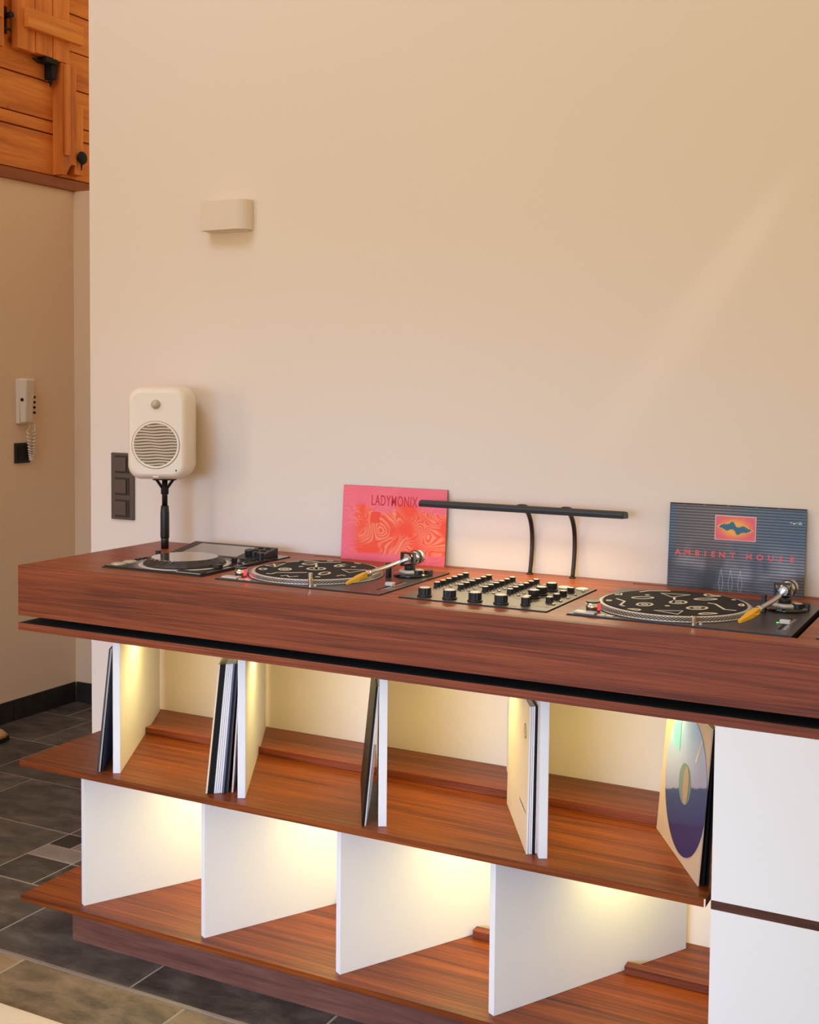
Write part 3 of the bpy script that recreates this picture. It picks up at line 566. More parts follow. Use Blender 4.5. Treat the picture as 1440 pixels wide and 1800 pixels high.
# ---------------------------------------------------------------- media player
def player(X, label):
    Z = WT + .0012; r = root('media_player', (X, PY, Z), label, 'media player')
    plate(X, X+PW, PY, PY+PD, Z-.008, Z+.002, M['black_gloss'], r)
    MB().box(X+.01, X+PW-.01, PY+.01, PY+PD-.01, Z-.09, Z-.0082).build('chassis', M['black_matt'], r)
    MB().box(X+.004, X+PW-.004, PY+.0035, PY+.3, Z+.002, Z+.0050).build('control_deck', M['player_deck'], r, bevel=.001)
    MB().box(X+PW-.085, X+PW-.006, PY+.014, PY+.030, Z+.0050, Z+.0075).build('front_ridge', M['black'], r, bevel=.001)
    cx, cy = X+.170, PY+.122
    c = T_(cx, cy, Z)
    MB().lathe([(.1175, .0050), (.1175, .0058), (.104, .0060)], 72, c).build('jog_surround', M['silver_soft'], r)
    jb = MB(); prof = [(.098, .0062), (.107, .0075), (.108, .0100), (.100, .0160), (.0880, .0225), (.0855, .0235)]
    jb.lathe(prof, 96, c)
    for k_ in range(96, 96*5):
        v_ = Vector(jb.v[k_]); dx, dy = v_.x-cx, v_.y-cy; q_ = 1 - .035*abs(math.sin(11*math.atan2(dy, dx)))**.6; jb.v[k_] = (cx+dx*q_, cy+dy*q_, v_.z)
    jo = jb.build('jog_wheel', M['jog_side'], r)
    MB().lathe([(.0850, .0234), (.0850, .0242), (.0835, .0246)], 72, c).build('jog_top', M['jog_top'], jo)
    for i in range(30): MB().lathe([(.0035, 0), (.0035, .0006)], 10, c @ Matrix.Rotation(2*PI*i/30, 4, 'Z') @ T_(.0895, 0, .0232)).build('jog_dimple', M['silver'], jo) if i in (18, 20, 22, 24, 21, 23) else None
    # screen wedge
    y0, y1 = PY+.265, PY+.384; x0, x1 = X+.004, X+.283
    w_ = MB(); w_.hexa([(x0, y0, Z+.002), (x1, y0, Z+.002), (x1, y1, Z+.002), (x0, y1, Z+.002), (x0, y0, Z+.0056), (x1, y0, Z+.0056), (x1, y1, Z+.0245), (x0, y1, Z+.0245)])
    wd = w_.build('display_housing', M['housing'], r, bevel=.001)
    sl = (.0245-.0056)/(y1-y0); zz = lambda y: Z+.0056+(y-y0)*sl+.0006
    a0, a1 = y0+.012, y1-.016
    MB().hexa([(x0+.035, a0, zz(a0)-.0006), (x1-.062, a0, zz(a0)-.0006), (x1-.062, a1, zz(a1)-.0006), (x0+.035, a1, zz(a1)-.0006), (x0+.035, a0, zz(a0)), (x1-.062, a0, zz(a0)), (x1-.062, a1, zz(a1)), (x0+.035, a1, zz(a1))]).build('screen', M['screen'], wd)
    for i, (bx, by) in enumerate([(x1-.045, a1), (x1-.022, a1), (x1-.045, a1-.022), (x1-.022, a1-.022)]):
        MB().box(bx-.0065, bx+.0065, by-.004, by+.004, zz(by)-.001, zz(by)+.0012).build('menu_button', M['black_matt'], wd)
    MB().cyl((x1-.034, a0+.022, zz(a0+.022)), .0125, .016, 24, axis=(0, -.16, 1), bev=.0012).build('browse_knob', M['black'], r)
    for (kx, ky, rr_, hh) in [(X+.266, PY+.295, .0085, .018), (X+.296, PY+.283, .0085, .018)]:
        MB().cyl((kx, ky, Z+.0055), rr_, hh, 20, bev=.0010).build('knob', M['black'], r)
    MB().box(X+.256, X+.268, PY+.206, PY+.216, Z+.005, Z+.0165).build('lever', M['black'], r, bevel=.001)
    MB().box(X+.008, X+.020, PY+.202, PY+.212, Z+.005, Z+.0185).build('lever', M['black'], r, bevel=.001)
    for k, (bx, by) in enumerate([(X+.026, PY+.034), (X+.026, PY+.078)]):
        MB().cyl((bx, by, Z+.005), .0165, .0028, 28, bev=.0006).build('play_button', M['silver_soft'], r)
        MB().lathe([(.0175, .005), (.0175, .0056), (.0205, .0056), (.0205, .005)], 28, T_(bx, by, Z), flat_ends=False).build('button_ring', M['brass'], r)
    for k in range(5):
        MB().box(X+.010+.0*k, X+.024, PY+.115+.017*k, PY+.124+.017*k, Z+.005, Z+.0068).build('button', M['black_matt'], r, bevel=.0005)
    for (bx, by) in [(.24, .235), (.262, .25), (.284, .262), (.25, .262), (.27, .232), (.29, .225), (.283, .205), (.296, .19), (.285, .172), (.297, .15)]:
        MB().box(X+bx-.0055, X+bx+.0055, PY+by-.003, PY+by+.003, Z+.005, Z+.0066).build('button', M['black_matt'], r, bevel=.0005)
    MB().box(X+PW-.030, X+PW-.022, PY+.05, PY+.16, Z+.005, Z+.0056).build('tempo_slot', M['black_matt'], r)
    MB().box(X+PW-.037, X+PW-.015, PY+.094, PY+.112, Z+.0058, Z+.0150).build('tempo_fader', M['black'], r, bevel=.0012)
    lg = MB(); q = random.Random(2); lx = X+.233
    while lx < X+.305:
        wl = q.uniform(.003, .007); lg.box(lx, lx+wl, PY+.0045, PY+.0095, Z+.0049, Z+.0053); lx += wl + .0014
    lg.build('lettering', M['cream_dim'], r)
    return r
M['player_deck'] = mat('grey_player_deck', H(60, 54, 50), 0.25, metal=0.3, var=.03)
M['jog_side'] = mat('dark_jog_rubber', H(50, 41, 36), 0.5, var=.1, vscale=60)
M['jog_top'] = mat('glossy_jog_top', H(150, 138, 126), 0.09, metal=.75, coat=1.0)
M['housing'] = mat('display_housing', H(44, 39, 36), 0.45)
M['brass'] = mat('lit_button_ring', H(206, 180, 110), 0.3, metal=.4)
player(P1X, 'black media player with large jog wheel and tilted screen, beside the speaker stand')
player(P2X, 'black media player cut off at the right edge, right of the second turntable')

# ---------------------------------------------------------------- rotary mixer
ZM = WT + .0016
mx = root('rotary_mixer', (MX0, MY0, ZM), 'rotary mixer with rows of black knobs set into the worktop between the turntables', 'mixer')
plate(MX0, MX1, MY0, MY1, ZM-.008, ZM+.0012, M['mixer_plate'], mx)
MB().box(MX0+.01, MX1-.01, MY0+.01, MY1-.01, WT-.09, WT-.0072).build('chassis', M['black_matt'], mx)
kn_cache = {}
def knob(x, y, r_, h_, cap=True, nm='knob'):
    key = (r_, h_)
    if key in kn_cache:
        a, b_ = kn_cache[key]; o = a.copy(); COL.objects.link(o); c_ = b_.copy(); COL.objects.link(c_); c_.parent = o
    else:
        m = MB(); o_ = T_(0, 0, 0)
        m.lathe([(r_*1.12, 0), (r_*1.12, h_*.16), (r_*.98, h_*.24)], 24, o_)
        n = 24; prof = []
        for z_ in (h_*.2, h_*.97):
            for i in range(48):
                a_ = 2*PI*i/48; q = r_*(.97 if i % 4 < 2 else .90); m.v.append((q*math.cos(a_), q*math.sin(a_), z_))
        b0 = len(m.v) - 96
        for i in range(48):
            j = (i+1) % 48; m.f.append((b0+i, b0+j, b0+48+j, b0+48+i)); m.m.append(0); m.sm.append(False)
        m.f.append(tuple(b0+48+i for i in range(48))); m.m.append(0); m.sm.append(False)
        o = m.build(nm, M['black'], mx)
        me = o.data; me.transform(Matrix.Translation(Vector(ORIG[mx])))
        c_ = MB().lathe([(r_*.80, h_*.965), (r_*.80, h_*1.0), (r_*.74, h_*1.02)], 24).build('knob_cap', M['cream_dim'], None); c_.parent = o
        kn_cache[key] = (o, c_)
    o.location = (x - MX0, y - MY0, .0012); o.rotation_euler = (0, 0, rq.uniform(-2, 2))
    return o
rq = random.Random(11)
def dial(x, y, r_):      # printed scale ring with small silver screws under a knob
    m = MB(); m.lathe([(r_*1.30, .0012), (r_*1.30, .0016), (r_*1.38, .0016), (r_*1.38, .0012)], 32, T_(x, y, ZM), flat_ends=False, sm=False); return m
dl = MB()
for i in range(4):
    bx = 1.121 + .0615*i; knob(bx, .107, .0150, .0205)
    for j in range(6):
        yy = .232 + .0318*j; knob(1.090 + .0615*i, yy, .0080, .0125)
        MB().cyl((1.090 + .0615*i + .0255, yy - .012, ZM+.0012), .0042, .0036, 12, r2=.0035).build('cue_button', M['silver'], mx)
        MB().cyl((1.090 + .0615*i + .0125, yy - .019, ZM+.0012), .0028, .0022, 10).build('indicator', M['silver_soft'], mx)
for (x_, y_, r_, h_) in [(1.358, .118, .0098, .0185), (1.342, .168, .0098, .0125), (1.340, .212, .0132, .0190), (1.340, .258, .0132, .0190), (1.340, .322, .0132, .0190),
                         (1.390, .178, .0086, .0128), (1.390, .222, .0086, .0128), (1.388, .268, .0086, .0128), (1.388, .318, .0086, .0128)]:
    knob(x_, y_, r_, h_)
for (x_, y_) in [(1.352, .372), (1.396, .372)]:
    MB().lathe([(.0145, .0012), (.0145, .0042), (.0125, .0050)], 28, T_(x_, y_, ZM)).build('socket_cap', M['cream_dim'], mx)
for y_ in (.155, .200, .245, .293, .345): MB().cyl((1.408, y_, ZM+.0012), .0036, .0040, 12).build('cue_button', M['silver'], mx)
mk = MB()
for (x_, y_, w1) in [(1.30, .100, .02), (1.32, .094, .028), (1.38, .120, .03), (1.29, .128, .02), (1.30, .186, .018), (1.145, .15, .012), (1.21, .15, .012)]:
    mk.box(x_, x_+w1, y_, y_+.0012, ZM+.0011, ZM+.0015)
mk.build('printed_lines', M['black_matt'], mx)

# ---------------------------------------------------------------- lamp over the mixer
lp = root('mixer_lamp', (1.25, .54, WT), 'long black bar lamp on two thin goosenecks standing behind the mixer', 'lamp')
barm = Matrix.Translation((0, .484, WT+.172)) @ Matrix.Rotation(math.radians(-4), 4, 'X')
sec = [(-.0205, -.0105), (.021, -.0105), (.021, .000), (.014, .0055), (-.008, .0072), (-.019, .0030), (-.0215, -.002)]
mt = barm @ Matrix(((0, 0, 1, 0), (1, 0, 0, 0), (0, 1, 0, 0), (0, 0, 0, 1)))
MB().prism(sec, .921, 1.462, mt).build('light_bar', M['black'], lp, bevel=.0015)
MB().box(.94, 1.445, -.004, .012, -.0108, -.0104, 0, barm).build('led_strip', M['lamp_glow'], lp)
for (bx, by) in [(1.196, .546), (1.311, .541)]:
    pts = []; P0, P1, P2, P3 = (0, 0), (.030, .085), (.022, .140), (-.045, .166)
    for i in range(25):
        t = i/24; f = lambda k: (1-t)**3*P0[k]+3*(1-t)**2*t*P1[k]+3*(1-t)*t*t*P2[k]+t**3*P3[k]
        pts.append((bx, min(by + f(0)*.75, .5655), WT + f(1)))
    gn = MB().tube(pts, [.0050 + .0010*i/24 for i in range(25)], 12).build('gooseneck', M['black'], lp)
    rb = MB()
    for i in range(26):
        k = i/52*24; a = int(k); p0 = Vector(pts[a]).lerp(Vector(pts[min(a+1, 24)]), k-a); t_ = (Vector(pts[min(a+1, 24)]) - Vector(pts[a])).normalized()
        rb.cyl(tuple(p0), .0057, .0016, 10, axis=t_)
    rb.build('gooseneck_rib', M['gooseneck'] if 'gooseneck' in M else M.setdefault('gooseneck', mat('dark_ribbed_metal', H(70, 52, 38), .4, metal=.4)), gn)
    MB().lathe([(.0085, .0001), (.0085, .0026), (.0055, .004)], 20, T_(bx, by, WT)).build('foot', M['black'], lp)
    MB().lathe([(.0145, .0), (.0145, .0015), (.0105, .0040), (.004, .0050)], 24, barm @ T_(bx, .004, .0052)).build('mount', M['black'], lp)
l = bpy.data.lights.new('lamp_light', 'AREA'); l.shape = 'RECTANGLE'; l.size = .50; l.size_y = .016; l.energy = LAMP_P; l.spread = math.radians(150); l.color = (1.0, .85, .48)
o = bpy.data.objects.new('lamp_light', l); COL.objects.link(o); o.location = (1.19, .478, WT+.1590); o.rotation_euler = (math.radians(-24), 0, 0)

# ---------------------------------------------------------------- speaker on its pole
st = root('speaker_stand', (.117, .447, WT), 'short black pole standing on the worktop corner carrying the white speaker', 'speaker stand')
MB().lathe([(.0110, .0001), (.0110, .030), (.0100, .032)], 24, T_(.117, .447, WT)).build('socket', M['black'], st)
MB().lathe([(.0122, .031), (.0127, .034), (.0125, .100), (.0110, .121), (.0090, .124)], 24, T_(.117, .447, WT)).build('sleeve', M['black'], st)
MB().cyl((.117, .447, WT+.12), .0079, .078, 20).build('pole', M['black'], st)
MB().lathe([(.0108, .156), (.0108, .170), (.0090, .172)], 20, T_(.117, .447, WT)).build('collar', M['black_matt'], st)
br = MB(); rt = Vector((math.cos(.49), math.sin(.49), 0)); c0 = Vector((.117, .447, WT))
for s_ in (-1, 1): br.tube([tuple(c0 + rt*s_*.006 + Vector((0, 0, .172))), tuple(c0 + rt*s_*.024 + Vector((0, 0, .1975)))], .0042, 8)
br.box(-.032, .032, -.012, .012, .1960, .1985, 0, T_(.117, .447, WT) @ Matrix.Rotation(.49, 4, 'Z')); br.build('bracket', M['black_matt'], st)
sk = root('loudspeaker', (.117, .447, WT+.199), 'rounded white loudspeaker with round lower grille, on the black pole', 'loudspeaker')
yaw = SPK_YAW
sm_mat = T_(.1115, .4445, WT+.1990) @ Matrix.Rotation(yaw, 4, 'Z')      # local -y is the front
SWf, SHh, SDp = .0910, .266, .165
def rrect(w_, h_, r_, z0, n=8):
    pts = []
    for (sx, sz, a0) in [(1, 1, 0), (-1, 1, 90), (-1, -1, 180), (1, -1, 270)]:
        for i in range(n+1):
            a = math.radians(a0 + 90*i/n); pts.append((sx*(w_-r_) + r_*math.cos(a), z0 + sz*(h_-r_) + r_*math.sin(a)))
    return pts
bd = MB(); secs = [(-.084, .66, .030), (-.0825, .74, .034), (-.079, .82, .037), (-.071, .90, .040), (-.058, .955, .042), (-.035, .99, .044), (.0, 1.0, .045), (.04, .985, .045), (.065, .94, .045), (.078, .86, .042), (.084, .72, .035)]
ring_n = None; hz = SHh/2
for (yy, k, rad) in secs:
    w_, h_ = SWf - (1-k)*.060, hz - (1-k)*.060
    # sides bow outward at half height, as do top and bottom
    pts = rrect(w_, h_, rad*.8, 0); out = []
    for (px, pz) in pts:
        bow = 1 - .075*(pz/hz)**2; bz = 1 - .035*(px/SWf)**2; out.append(tuple(sm_mat @ Vector((px*bow, yy, hz + pz*bz))))
    ring_n = len(out); bd.v += out
for s_ in range(len(secs)-1):
    for i in range(ring_n):
        j = (i+1) % ring_n; bd.f.append((s_*ring_n+i, s_*ring_n+j, (s_+1)*ring_n+j, (s_+1)*ring_n+i)); bd.m.append(0); bd.sm.append(True)
bd.f.append(tuple(range(ring_n))); bd.m.append(0); bd.sm.append(False)
bd.f.append(tuple((len(secs)-1)*ring_n + i for i in range(ring_n))); bd.m.append(0); bd.sm.append(False)
bdo = bd.build('enclosure', M['spk'], sk)
fr = sm_mat @ T_(-.003, -.084, 0) @ Matrix.Rotation(math.radians(90), 4, 'X')   # local: x right, y up, z out of the front
def FR(x, z): return fr @ T_(x, z, 0)
MB().lathe([(.0655, -.001), (.0655, .0008), (.0645, .0014), (.0600, .0014), (.0595, .0006)], 64, FR(0, .101), flat_ends=False).build('grille_frame', M['spk'], sk)
MB().lathe([(.0668, -.0005), (.0668, .0005), (.0655, .0005), (.0655, -.0005)], 64, FR(0, .101), flat_ends=False).build('grille_seam', M['spk_dark'], sk)
gl = MB(); gl.lathe([(.0598, .0001), (.0598, .0004)], 64, FR(0, .101)); go = gl.build('woofer_grille', M['spk_dark'], sk)
sl = MB()
for i in range(14):
    zz_ = -.0535 + .107*i/13; hw = math.sqrt(max(0, .0592**2 - zz_**2)); n = 14; pts = []
    for j in range(n+1):
        x_ = -hw + 2*hw*j/n; pts.append((x_, zz_ + .0011*math.sin(x_*95 + i*.5)))
    sl.ribbon(pts, .0048, .0003, .0013)
# ribbons were written in the grille plane; carry them over to the front of the speaker
sl.v = [tuple(FR(0, .101) @ Vector(v)) for v in sl.v]
sl.build('grille_bar', M['spk_grille'], go)
MB().lathe([(.0245, -.0005), (.022, .0006), (.0150, -.0012), (.0135, -.0012)], 40, FR(0, .2135), flat_ends=False).build('waveguide', M['spk'], sk)
MB().lathe([(.0132, -.0005), (.0130, .002), (.0105, .0062), (.006, .0088), (.001, .0096)], 28, FR(0, .2135)).build('tweeter', M['tweeter'], sk)
MB().lathe([(.0024, -.0002), (.0024, .0012)], 14, FR(.0565, .0300)).build('indicator', M['black_matt'], sk)
MB().box(-.008, .008, -.0018, .0018, 0, .0008, 0, FR(0, .0125)).build('badge', M['cream_dim'], sk)

# ---------------------------------------------------------------- wall fittings
sc_ = root('wall_sconce', (.25, .5704, WT+.905), 'plain white plaster wall lamp with rounded corner, high on the wall above the speaker', 'wall lamp')
pts = [(.180, .5702), (.180, .532), (.183, .5285), (.300, .5245)] + [(.300 + .034*math.sin(a), .5585 - .034*math.cos(a)) for a in [math.radians(x) for x in (15, 30, 45, 60, 75, 90)]] + [(.334, .5702)]
MB().prism(pts, WT+.905, WT+.9895).build('shade', M['sconce'] if 'sconce' in M else M.setdefault('sconce', mat('white_plaster', H(228, 212, 196), .7)), sc_, bevel=.002)
MB().box(.19, .325, .553, .5702, WT+.902, WT+.9048).build('bracket', M['sconce'], sc_)
sw = root('light_switch', (-.139, .5704, WT+.056), 'dark grey upright switch plate with three rockers, half behind the speaker', 'switch')
x0, x1, z0, z1 = -.1825, -.0955, WT+.0565, WT+.2590
MB().box(x0, x1, .5625, .5702, z0, z1).build('frame', M['switch'], sw, bevel=.0015)
for i in range(3):
    zc = z0 + .0345 + i*.0668
    MB().box(-.1665, -.1115, .5605, .5625, zc-.0265, zc+.0265).build('surround', M['switch_dark'], sw, bevel=.0008)
    MB().box(-.1640, -.1215, .5570, .5605, zc-.0215, zc+.0215).build('rocker', M['switch'], sw, bevel=.0015)

# ---------------------------------------------------------------- lettering helper
def text_mesh(txt, size, extrude=0.0002, sx=1.0, bold=0.0, align='LEFT', space=1.0):
    cu = bpy.data.curves.new('lettering', 'FONT'); cu.body = txt; cu.size = size; cu.extrude = extrude; cu.offset = bold; cu.resolution_u = 3; cu.align_x = align; cu.space_character = space
    ob = bpy.data.objects.new('lettering', cu); COL.objects.link(ob)
    dg = bpy.context.evaluated_depsgraph_get(); me = bpy.data.meshes.new_from_object(ob.evaluated_get(dg))
    vs = [(v.co.x*sx, v.co.y, v.co.z) for v in me.vertices]; fs = [tuple(p.vertices) for p in me.polygons]
    bpy.data.objects.remove(ob); bpy.data.curves.remove(cu); bpy.data.meshes.remove(me)
    return vs, fs
# ---------------------------------------------------------------- record covers standing in the slots
def cover_pink():
    m = bpy.data.materials.new('pink_swirl_print'); m.use_nodes = True; nt = m.node_tree; b = nt.nodes['Principled BSDF']; L = nt.links.new
    tc = nt.nodes.new('ShaderNodeTexCoord'); sp_ = nt.nodes.new('ShaderNodeSeparateXYZ'); L(tc.outputs['Object'], sp_.inputs[0])
    def math_(op, a, b_=None, c=None):
        n = nt.nodes.new('ShaderNodeMath'); n.operation = op
        for i, q in enumerate((a, b_, c)):
            if q is None: continue
            if isinstance(q, (int, float)): n.inputs[i].default_value = q
            else: L(q, n.inputs[i])
        return n.outputs[0]
    cx = nt.nodes.new('ShaderNodeCombineXYZ'); L(sp_.outputs[0], cx.inputs[0]); L(sp_.outputs[2], cx.inputs[1])
    nz = nt.nodes.new('ShaderNodeTexNoise'); nz.inputs['Scale'].default_value = 6.5; nz.inputs['Detail'].default_value = 1.5; nz.inputs['Distortion'].default_value = 1.6; L(cx.outputs[0], nz.inputs['Vector'])
    bands = math_('SINE', math_('MULTIPLY', nz.outputs['Fac'], 230.0))
    nb = nt.nodes.new('ShaderNodeTexNoise'); nb.inputs['Scale'].default_value = 12.0; nb.inputs['Detail'].default_value = 1.0; L(cx.outputs[0], nb.inputs['Vector'])
    msk = math_('MULTIPLY', math_('SUBTRACT', nb.outputs['Fac'], 0.37), 6.0)
    mc = nt.nodes.new('ShaderNodeClamp'); L(msk, mc.inputs[0])
    bb = math_('MULTIPLY', math_('MULTIPLY_ADD', bands, 0.5, 0.5), mc.outputs[0])
    m1 = nt.nodes.new('ShaderNodeMix'); m1.data_type = 'RGBA'; L(bb, m1.inputs[0]); m1.inputs[6].default_value = H(246, 70, 38); m1.inputs[7].default_value = H(247, 142, 112)
    # pink towards the left margin and the top
    lm = math_('MULTIPLY', math_('SUBTRACT', 0.055, sp_.outputs[0]), 34.0)
    tp = math_('MULTIPLY', math_('SUBTRACT', math_('ADD', sp_.outputs[2], math_('MULTIPLY', nb.outputs['Fac'], 0.09)), 0.292), 60.0)
    bt = math_('MULTIPLY', math_('SUBTRACT', 0.135, math_('SUBTRACT', sp_.outputs[2], math_('MULTIPLY', sp_.outputs[0], 0.03))), 160.0)
    mxx = math_('MAXIMUM', math_('MAXIMUM', lm, tp), bt); cl = nt.nodes.new('ShaderNodeClamp'); L(mxx, cl.inputs[0])
    m2 = nt.nodes.new('ShaderNodeMix'); m2.data_type = 'RGBA'; L(math_('MULTIPLY', cl.outputs[0], 0.82), m2.inputs[0]); L(m1.outputs[2], m2.inputs[6]); m2.inputs[7].default_value = H(240, 104, 132)
    L(m2.outputs[2], b.inputs['Base Color']); b.inputs['Roughness'].default_value = 0.4
    return m
def cover_dark():
    m = bpy.data.materials.new('striped_blue_print'); m.use_nodes = True; nt = m.node_tree; b = nt.nodes['Principled BSDF']; L = nt.links.new
    tc = nt.nodes.new('ShaderNodeTexCoord'); sp_ = nt.nodes.new('ShaderNodeSeparateXYZ'); L(tc.outputs['Object'], sp_.inputs[0])
    mp = nt.nodes.new('ShaderNodeMapping'); mp.inputs['Scale'].default_value = (1.0, 1, 0.55); L(tc.outputs['Object'], mp.inputs['Vector'])
    n = nt.nodes.new('ShaderNodeTexNoise'); n.inputs['Scale'].default_value = 13; n.inputs['Detail'].default_value = 2; L(mp.outputs[0], n.inputs['Vector'])
    def math_(op, a, b_=None, c=None):
        k = nt.nodes.new('ShaderNodeMath'); k.operation = op
        for i, q in enumerate((a, b_, c)):
            if q is None: continue
            if isinstance(q, (int, float)): k.inputs[i].default_value = q
            else: L(q, k.inputs[i])
        return k.outputs[0]
    u = math_('DIVIDE', sp_.outputs[0], .315); v = math_('DIVIDE', math_('SUBTRACT', sp_.outputs[2], .115), .2)
    cool = ramp(nt, [(0.0, H(60, 112, 140)), (0.07, H(112, 106, 104)), (0.35, H(132, 118, 112)), (0.62, H(104, 120, 134)), (1.0, H(80, 110, 134))]); L(u, cool.inputs[0])
    warm = ramp(nt, [(0.38, H(40, 34, 34)), (0.5, H(160, 152, 158)), (0.62, H(196, 190, 198))]); L(n.outputs['Fac'], warm.inputs[0])
    low = nt.nodes.new('ShaderNodeMix'); low.data_type = 'RGBA'; lf = nt.nodes.new('ShaderNodeClamp'); L(math_('MULTIPLY_ADD', v, -1.7, 1.05), lf.inputs[0])
    L(lf.outputs[0], low.inputs[0]); L(cool.outputs[0], low.inputs[6]); L(warm.outputs[0], low.inputs[7])
    dk = nt.nodes.new('ShaderNodeClamp'); d1 = math_('MULTIPLY_ADD', math_('ADD', v, math_('MULTIPLY', math_('ABSOLUTE', math_('SUBTRACT', u, 0.62)), -0.28)), -11.0, 2.0); L(d1, dk.inputs[0])
    dm2 = math_('MULTIPLY', dk.outputs[0], .72)
    lw = nt.nodes.new('ShaderNodeMix'); lw.data_type = 'RGBA'; L(dm2, lw.inputs[0]); L(low.outputs[2], lw.inputs[6]); lw.inputs[7].default_value = H(34, 29, 28)
    st_ = math_('MULTIPLY_ADD', math_('SINE', math_('MULTIPLY', sp_.outputs[2], 2*PI/.0068)), .5, .5)
    s2 = math_('POWER', st_, 0.8)
    o_ = nt.nodes.new('ShaderNodeMix'); o_.data_type = 'RGBA'; L(math_('MULTIPLY', s2, .84), o_.inputs[0]); L(lw.outputs[2], o_.inputs[6]); o_.inputs[7].default_value = H(34, 26, 24)
    L(o_.outputs[2], b.inputs['Base Color']); b.inputs['Roughness'].default_value = 0.45
    return m
LEAN = 0.022
def cover(name, X, yb, label, front_mat, group=None):
    r = root(name, (X, yb, WT-.115), label, 'record cover', group)
    Y = lambda z: yb + LEAN*z/.315
    z1 = .3145; h = math.cos(math.asin(LEAN/.315))
    m = MB(); c = lambda x, z, dy: (X + x, Y(z) + dy, WT - .115 + z)
    m.hexa([c(0,0,0), c(.315,0,0), c(.315,0,.0032), c(0,0,.0032), c(0,z1,0), c(.315,z1,0), c(.315,z1,.0032), c(0,z1,.0032)], (1, 1, 0, 1, 1, 1))
    m.build('sleeve', [front_mat, M['sleeve_edge']], r)
    return r, (lambda vs, ox, oz, off=.0004: [(X + ox + v[0], Y(oz + v[1]) - off - v[2], WT - .115 + oz + v[1]) for v in vs])
M['sleeve_edge'] = mat('sleeve_edge', H(70, 48, 44), .7)
r1, put = cover('record_cover', .6415, .5385, 'pink and orange swirl record cover leaning on the wall behind the left turntable', cover_pink())
vs, fs = text_mesh('LADYMONIX', .0400, sx=.56, bold=.0002, space=1.10)
M['red_print'] = mat('dark_red_print', H(206, 30, 44), .5)
MB().add(put(vs, .088, .2640), fs).build('lettering', M['red_print'], r1)
MB().add(put([(0, 0, 0), (.026, 0, 0), (.026, .030, 0), (0, .030, 0)], .090, .2160), [(0, 1, 2, 3)]).build('print_block', mat('orange_red_print', H(244, 66, 40), .45), r1)
r2, put = cover('record_cover', 1.5475, .5365, 'dark record cover with grey and blue stripes and red lettering behind the right turntable', cover_dark())
M['letters'] = mat('coral_print', H(232, 82, 78), .5)
tm = MB()
for ch, px in zip('AMBIENTHOUSE', (262, 345, 430, 497, 565, 640, 730, 865, 955, 1045, 1125, 1215)):
    vs, fs = text_mesh(ch, .0185, bold=.0004, sx=1.08, align='CENTER'); tm.add(put(vs, (px-178)/1142*.315, .1925), fs)
tm.build('lettering', M['letters'], r2)
def quad(x0, x1, z0, z1, off=.0003): return put([(0, 0, 0), (x1-x0, 0, 0), (x1-x0, z1-z0, 0), (0, z1-z0, 0)], x0, z0, off), [(0, 1, 2, 3)]
pm = bpy.data.materials.new('framed_print'); pm.use_nodes = True; nt = pm.node_tree; tcn = nt.nodes.new('ShaderNodeTexCoord'); mpn = nt.nodes.new('ShaderNodeMapping')
mpn.inputs['Location'].default_value = (-.1555*22, 0, -.262*34); mpn.inputs['Scale'].default_value = (22, 0, 34); nt.links.new(tcn.outputs['Object'], mpn.inputs['Vector'])
gr = nt.nodes.new('ShaderNodeTexGradient'); gr.gradient_type = 'SPHERICAL'; nt.links.new(mpn.outputs[0], gr.inputs['Vector'])
rp = ramp(nt, [(0.0, H(226, 96, 108)), (0.25, H(236, 118, 88)), (0.55, H(240, 170, 60))]); nt.links.new(gr.outputs['Fac'], rp.inputs[0]); nt.links.new(rp.outputs[0], nt.nodes['Principled BSDF'].inputs['Base Color'])
a, f = quad(.1087, .2032, .2335, .2905, .0003); MB().add(a, f).build('picture_border', M['cream_dim'], r2)
a, f = quad(.1099, .2020, .2347, .2893, .0006); MB().add(a, f).build('picture', pm, r2)
# jagged blue island shape, point-symmetric
rf = random.Random(5)
top = [(-.0400, .0025), (-.034, .0048), (-.0345, .0072), (-.030, .0068), (-.0275, .0105), (-.0255, .0075), (-.022, .0095), (-.0185, .0078), (-.0175, .0110), (-.0130, .0095), (-.0125, .0140), (-.0090, .0135), (-.0075, .0180), (-.0055, .0140), (-.0025, .0150), (-.0030, .0105), (.0010, .0100), (-.0010, .0065), (.0040, .0045), (.0035, .0015), (.0085, .0040), (.0110, .0020), (.0135, .0060), (.0165, .0045), (.0175, .0085), (.0205, .0055), (.0240, .0070), (.0250, .0035), (.0290, .0035), (.0310, .0005), (.0345, .0010)]
def shape(k): return [(x*k, z*k) for x, z in top] + [(-x*k, -z*k) for x, z in top]
for k, off, mm in ((1.06, .0008, mat('yellow_print', H(238, 196, 70), .5)), (.97, .0011, mat('teal_print', H(44, 100, 128), .5))):
    pts = shape(k); pts = [(x, z) for x, z in pts]
    bmx = bmesh.new(); vv = [bmx.verts.new(p) for p in put([(x*1.0, z - x*.02, 0) for x, z in pts], .1555, .2620, off)]
    try:
        fce = bmx.faces.new(vv); bmesh.ops.triangulate(bmx, faces=[fce])
    except ValueError: pass
    bmx.verts.index_update(); vsx = [tuple(v.co) for v in bmx.verts]; fsx = [tuple(v.index for v in f_.verts) for f_ in bmx.faces]; bmx.free()
    MB().add(vsx, fsx).build('picture_shape', mm, r2)
dm = MB()
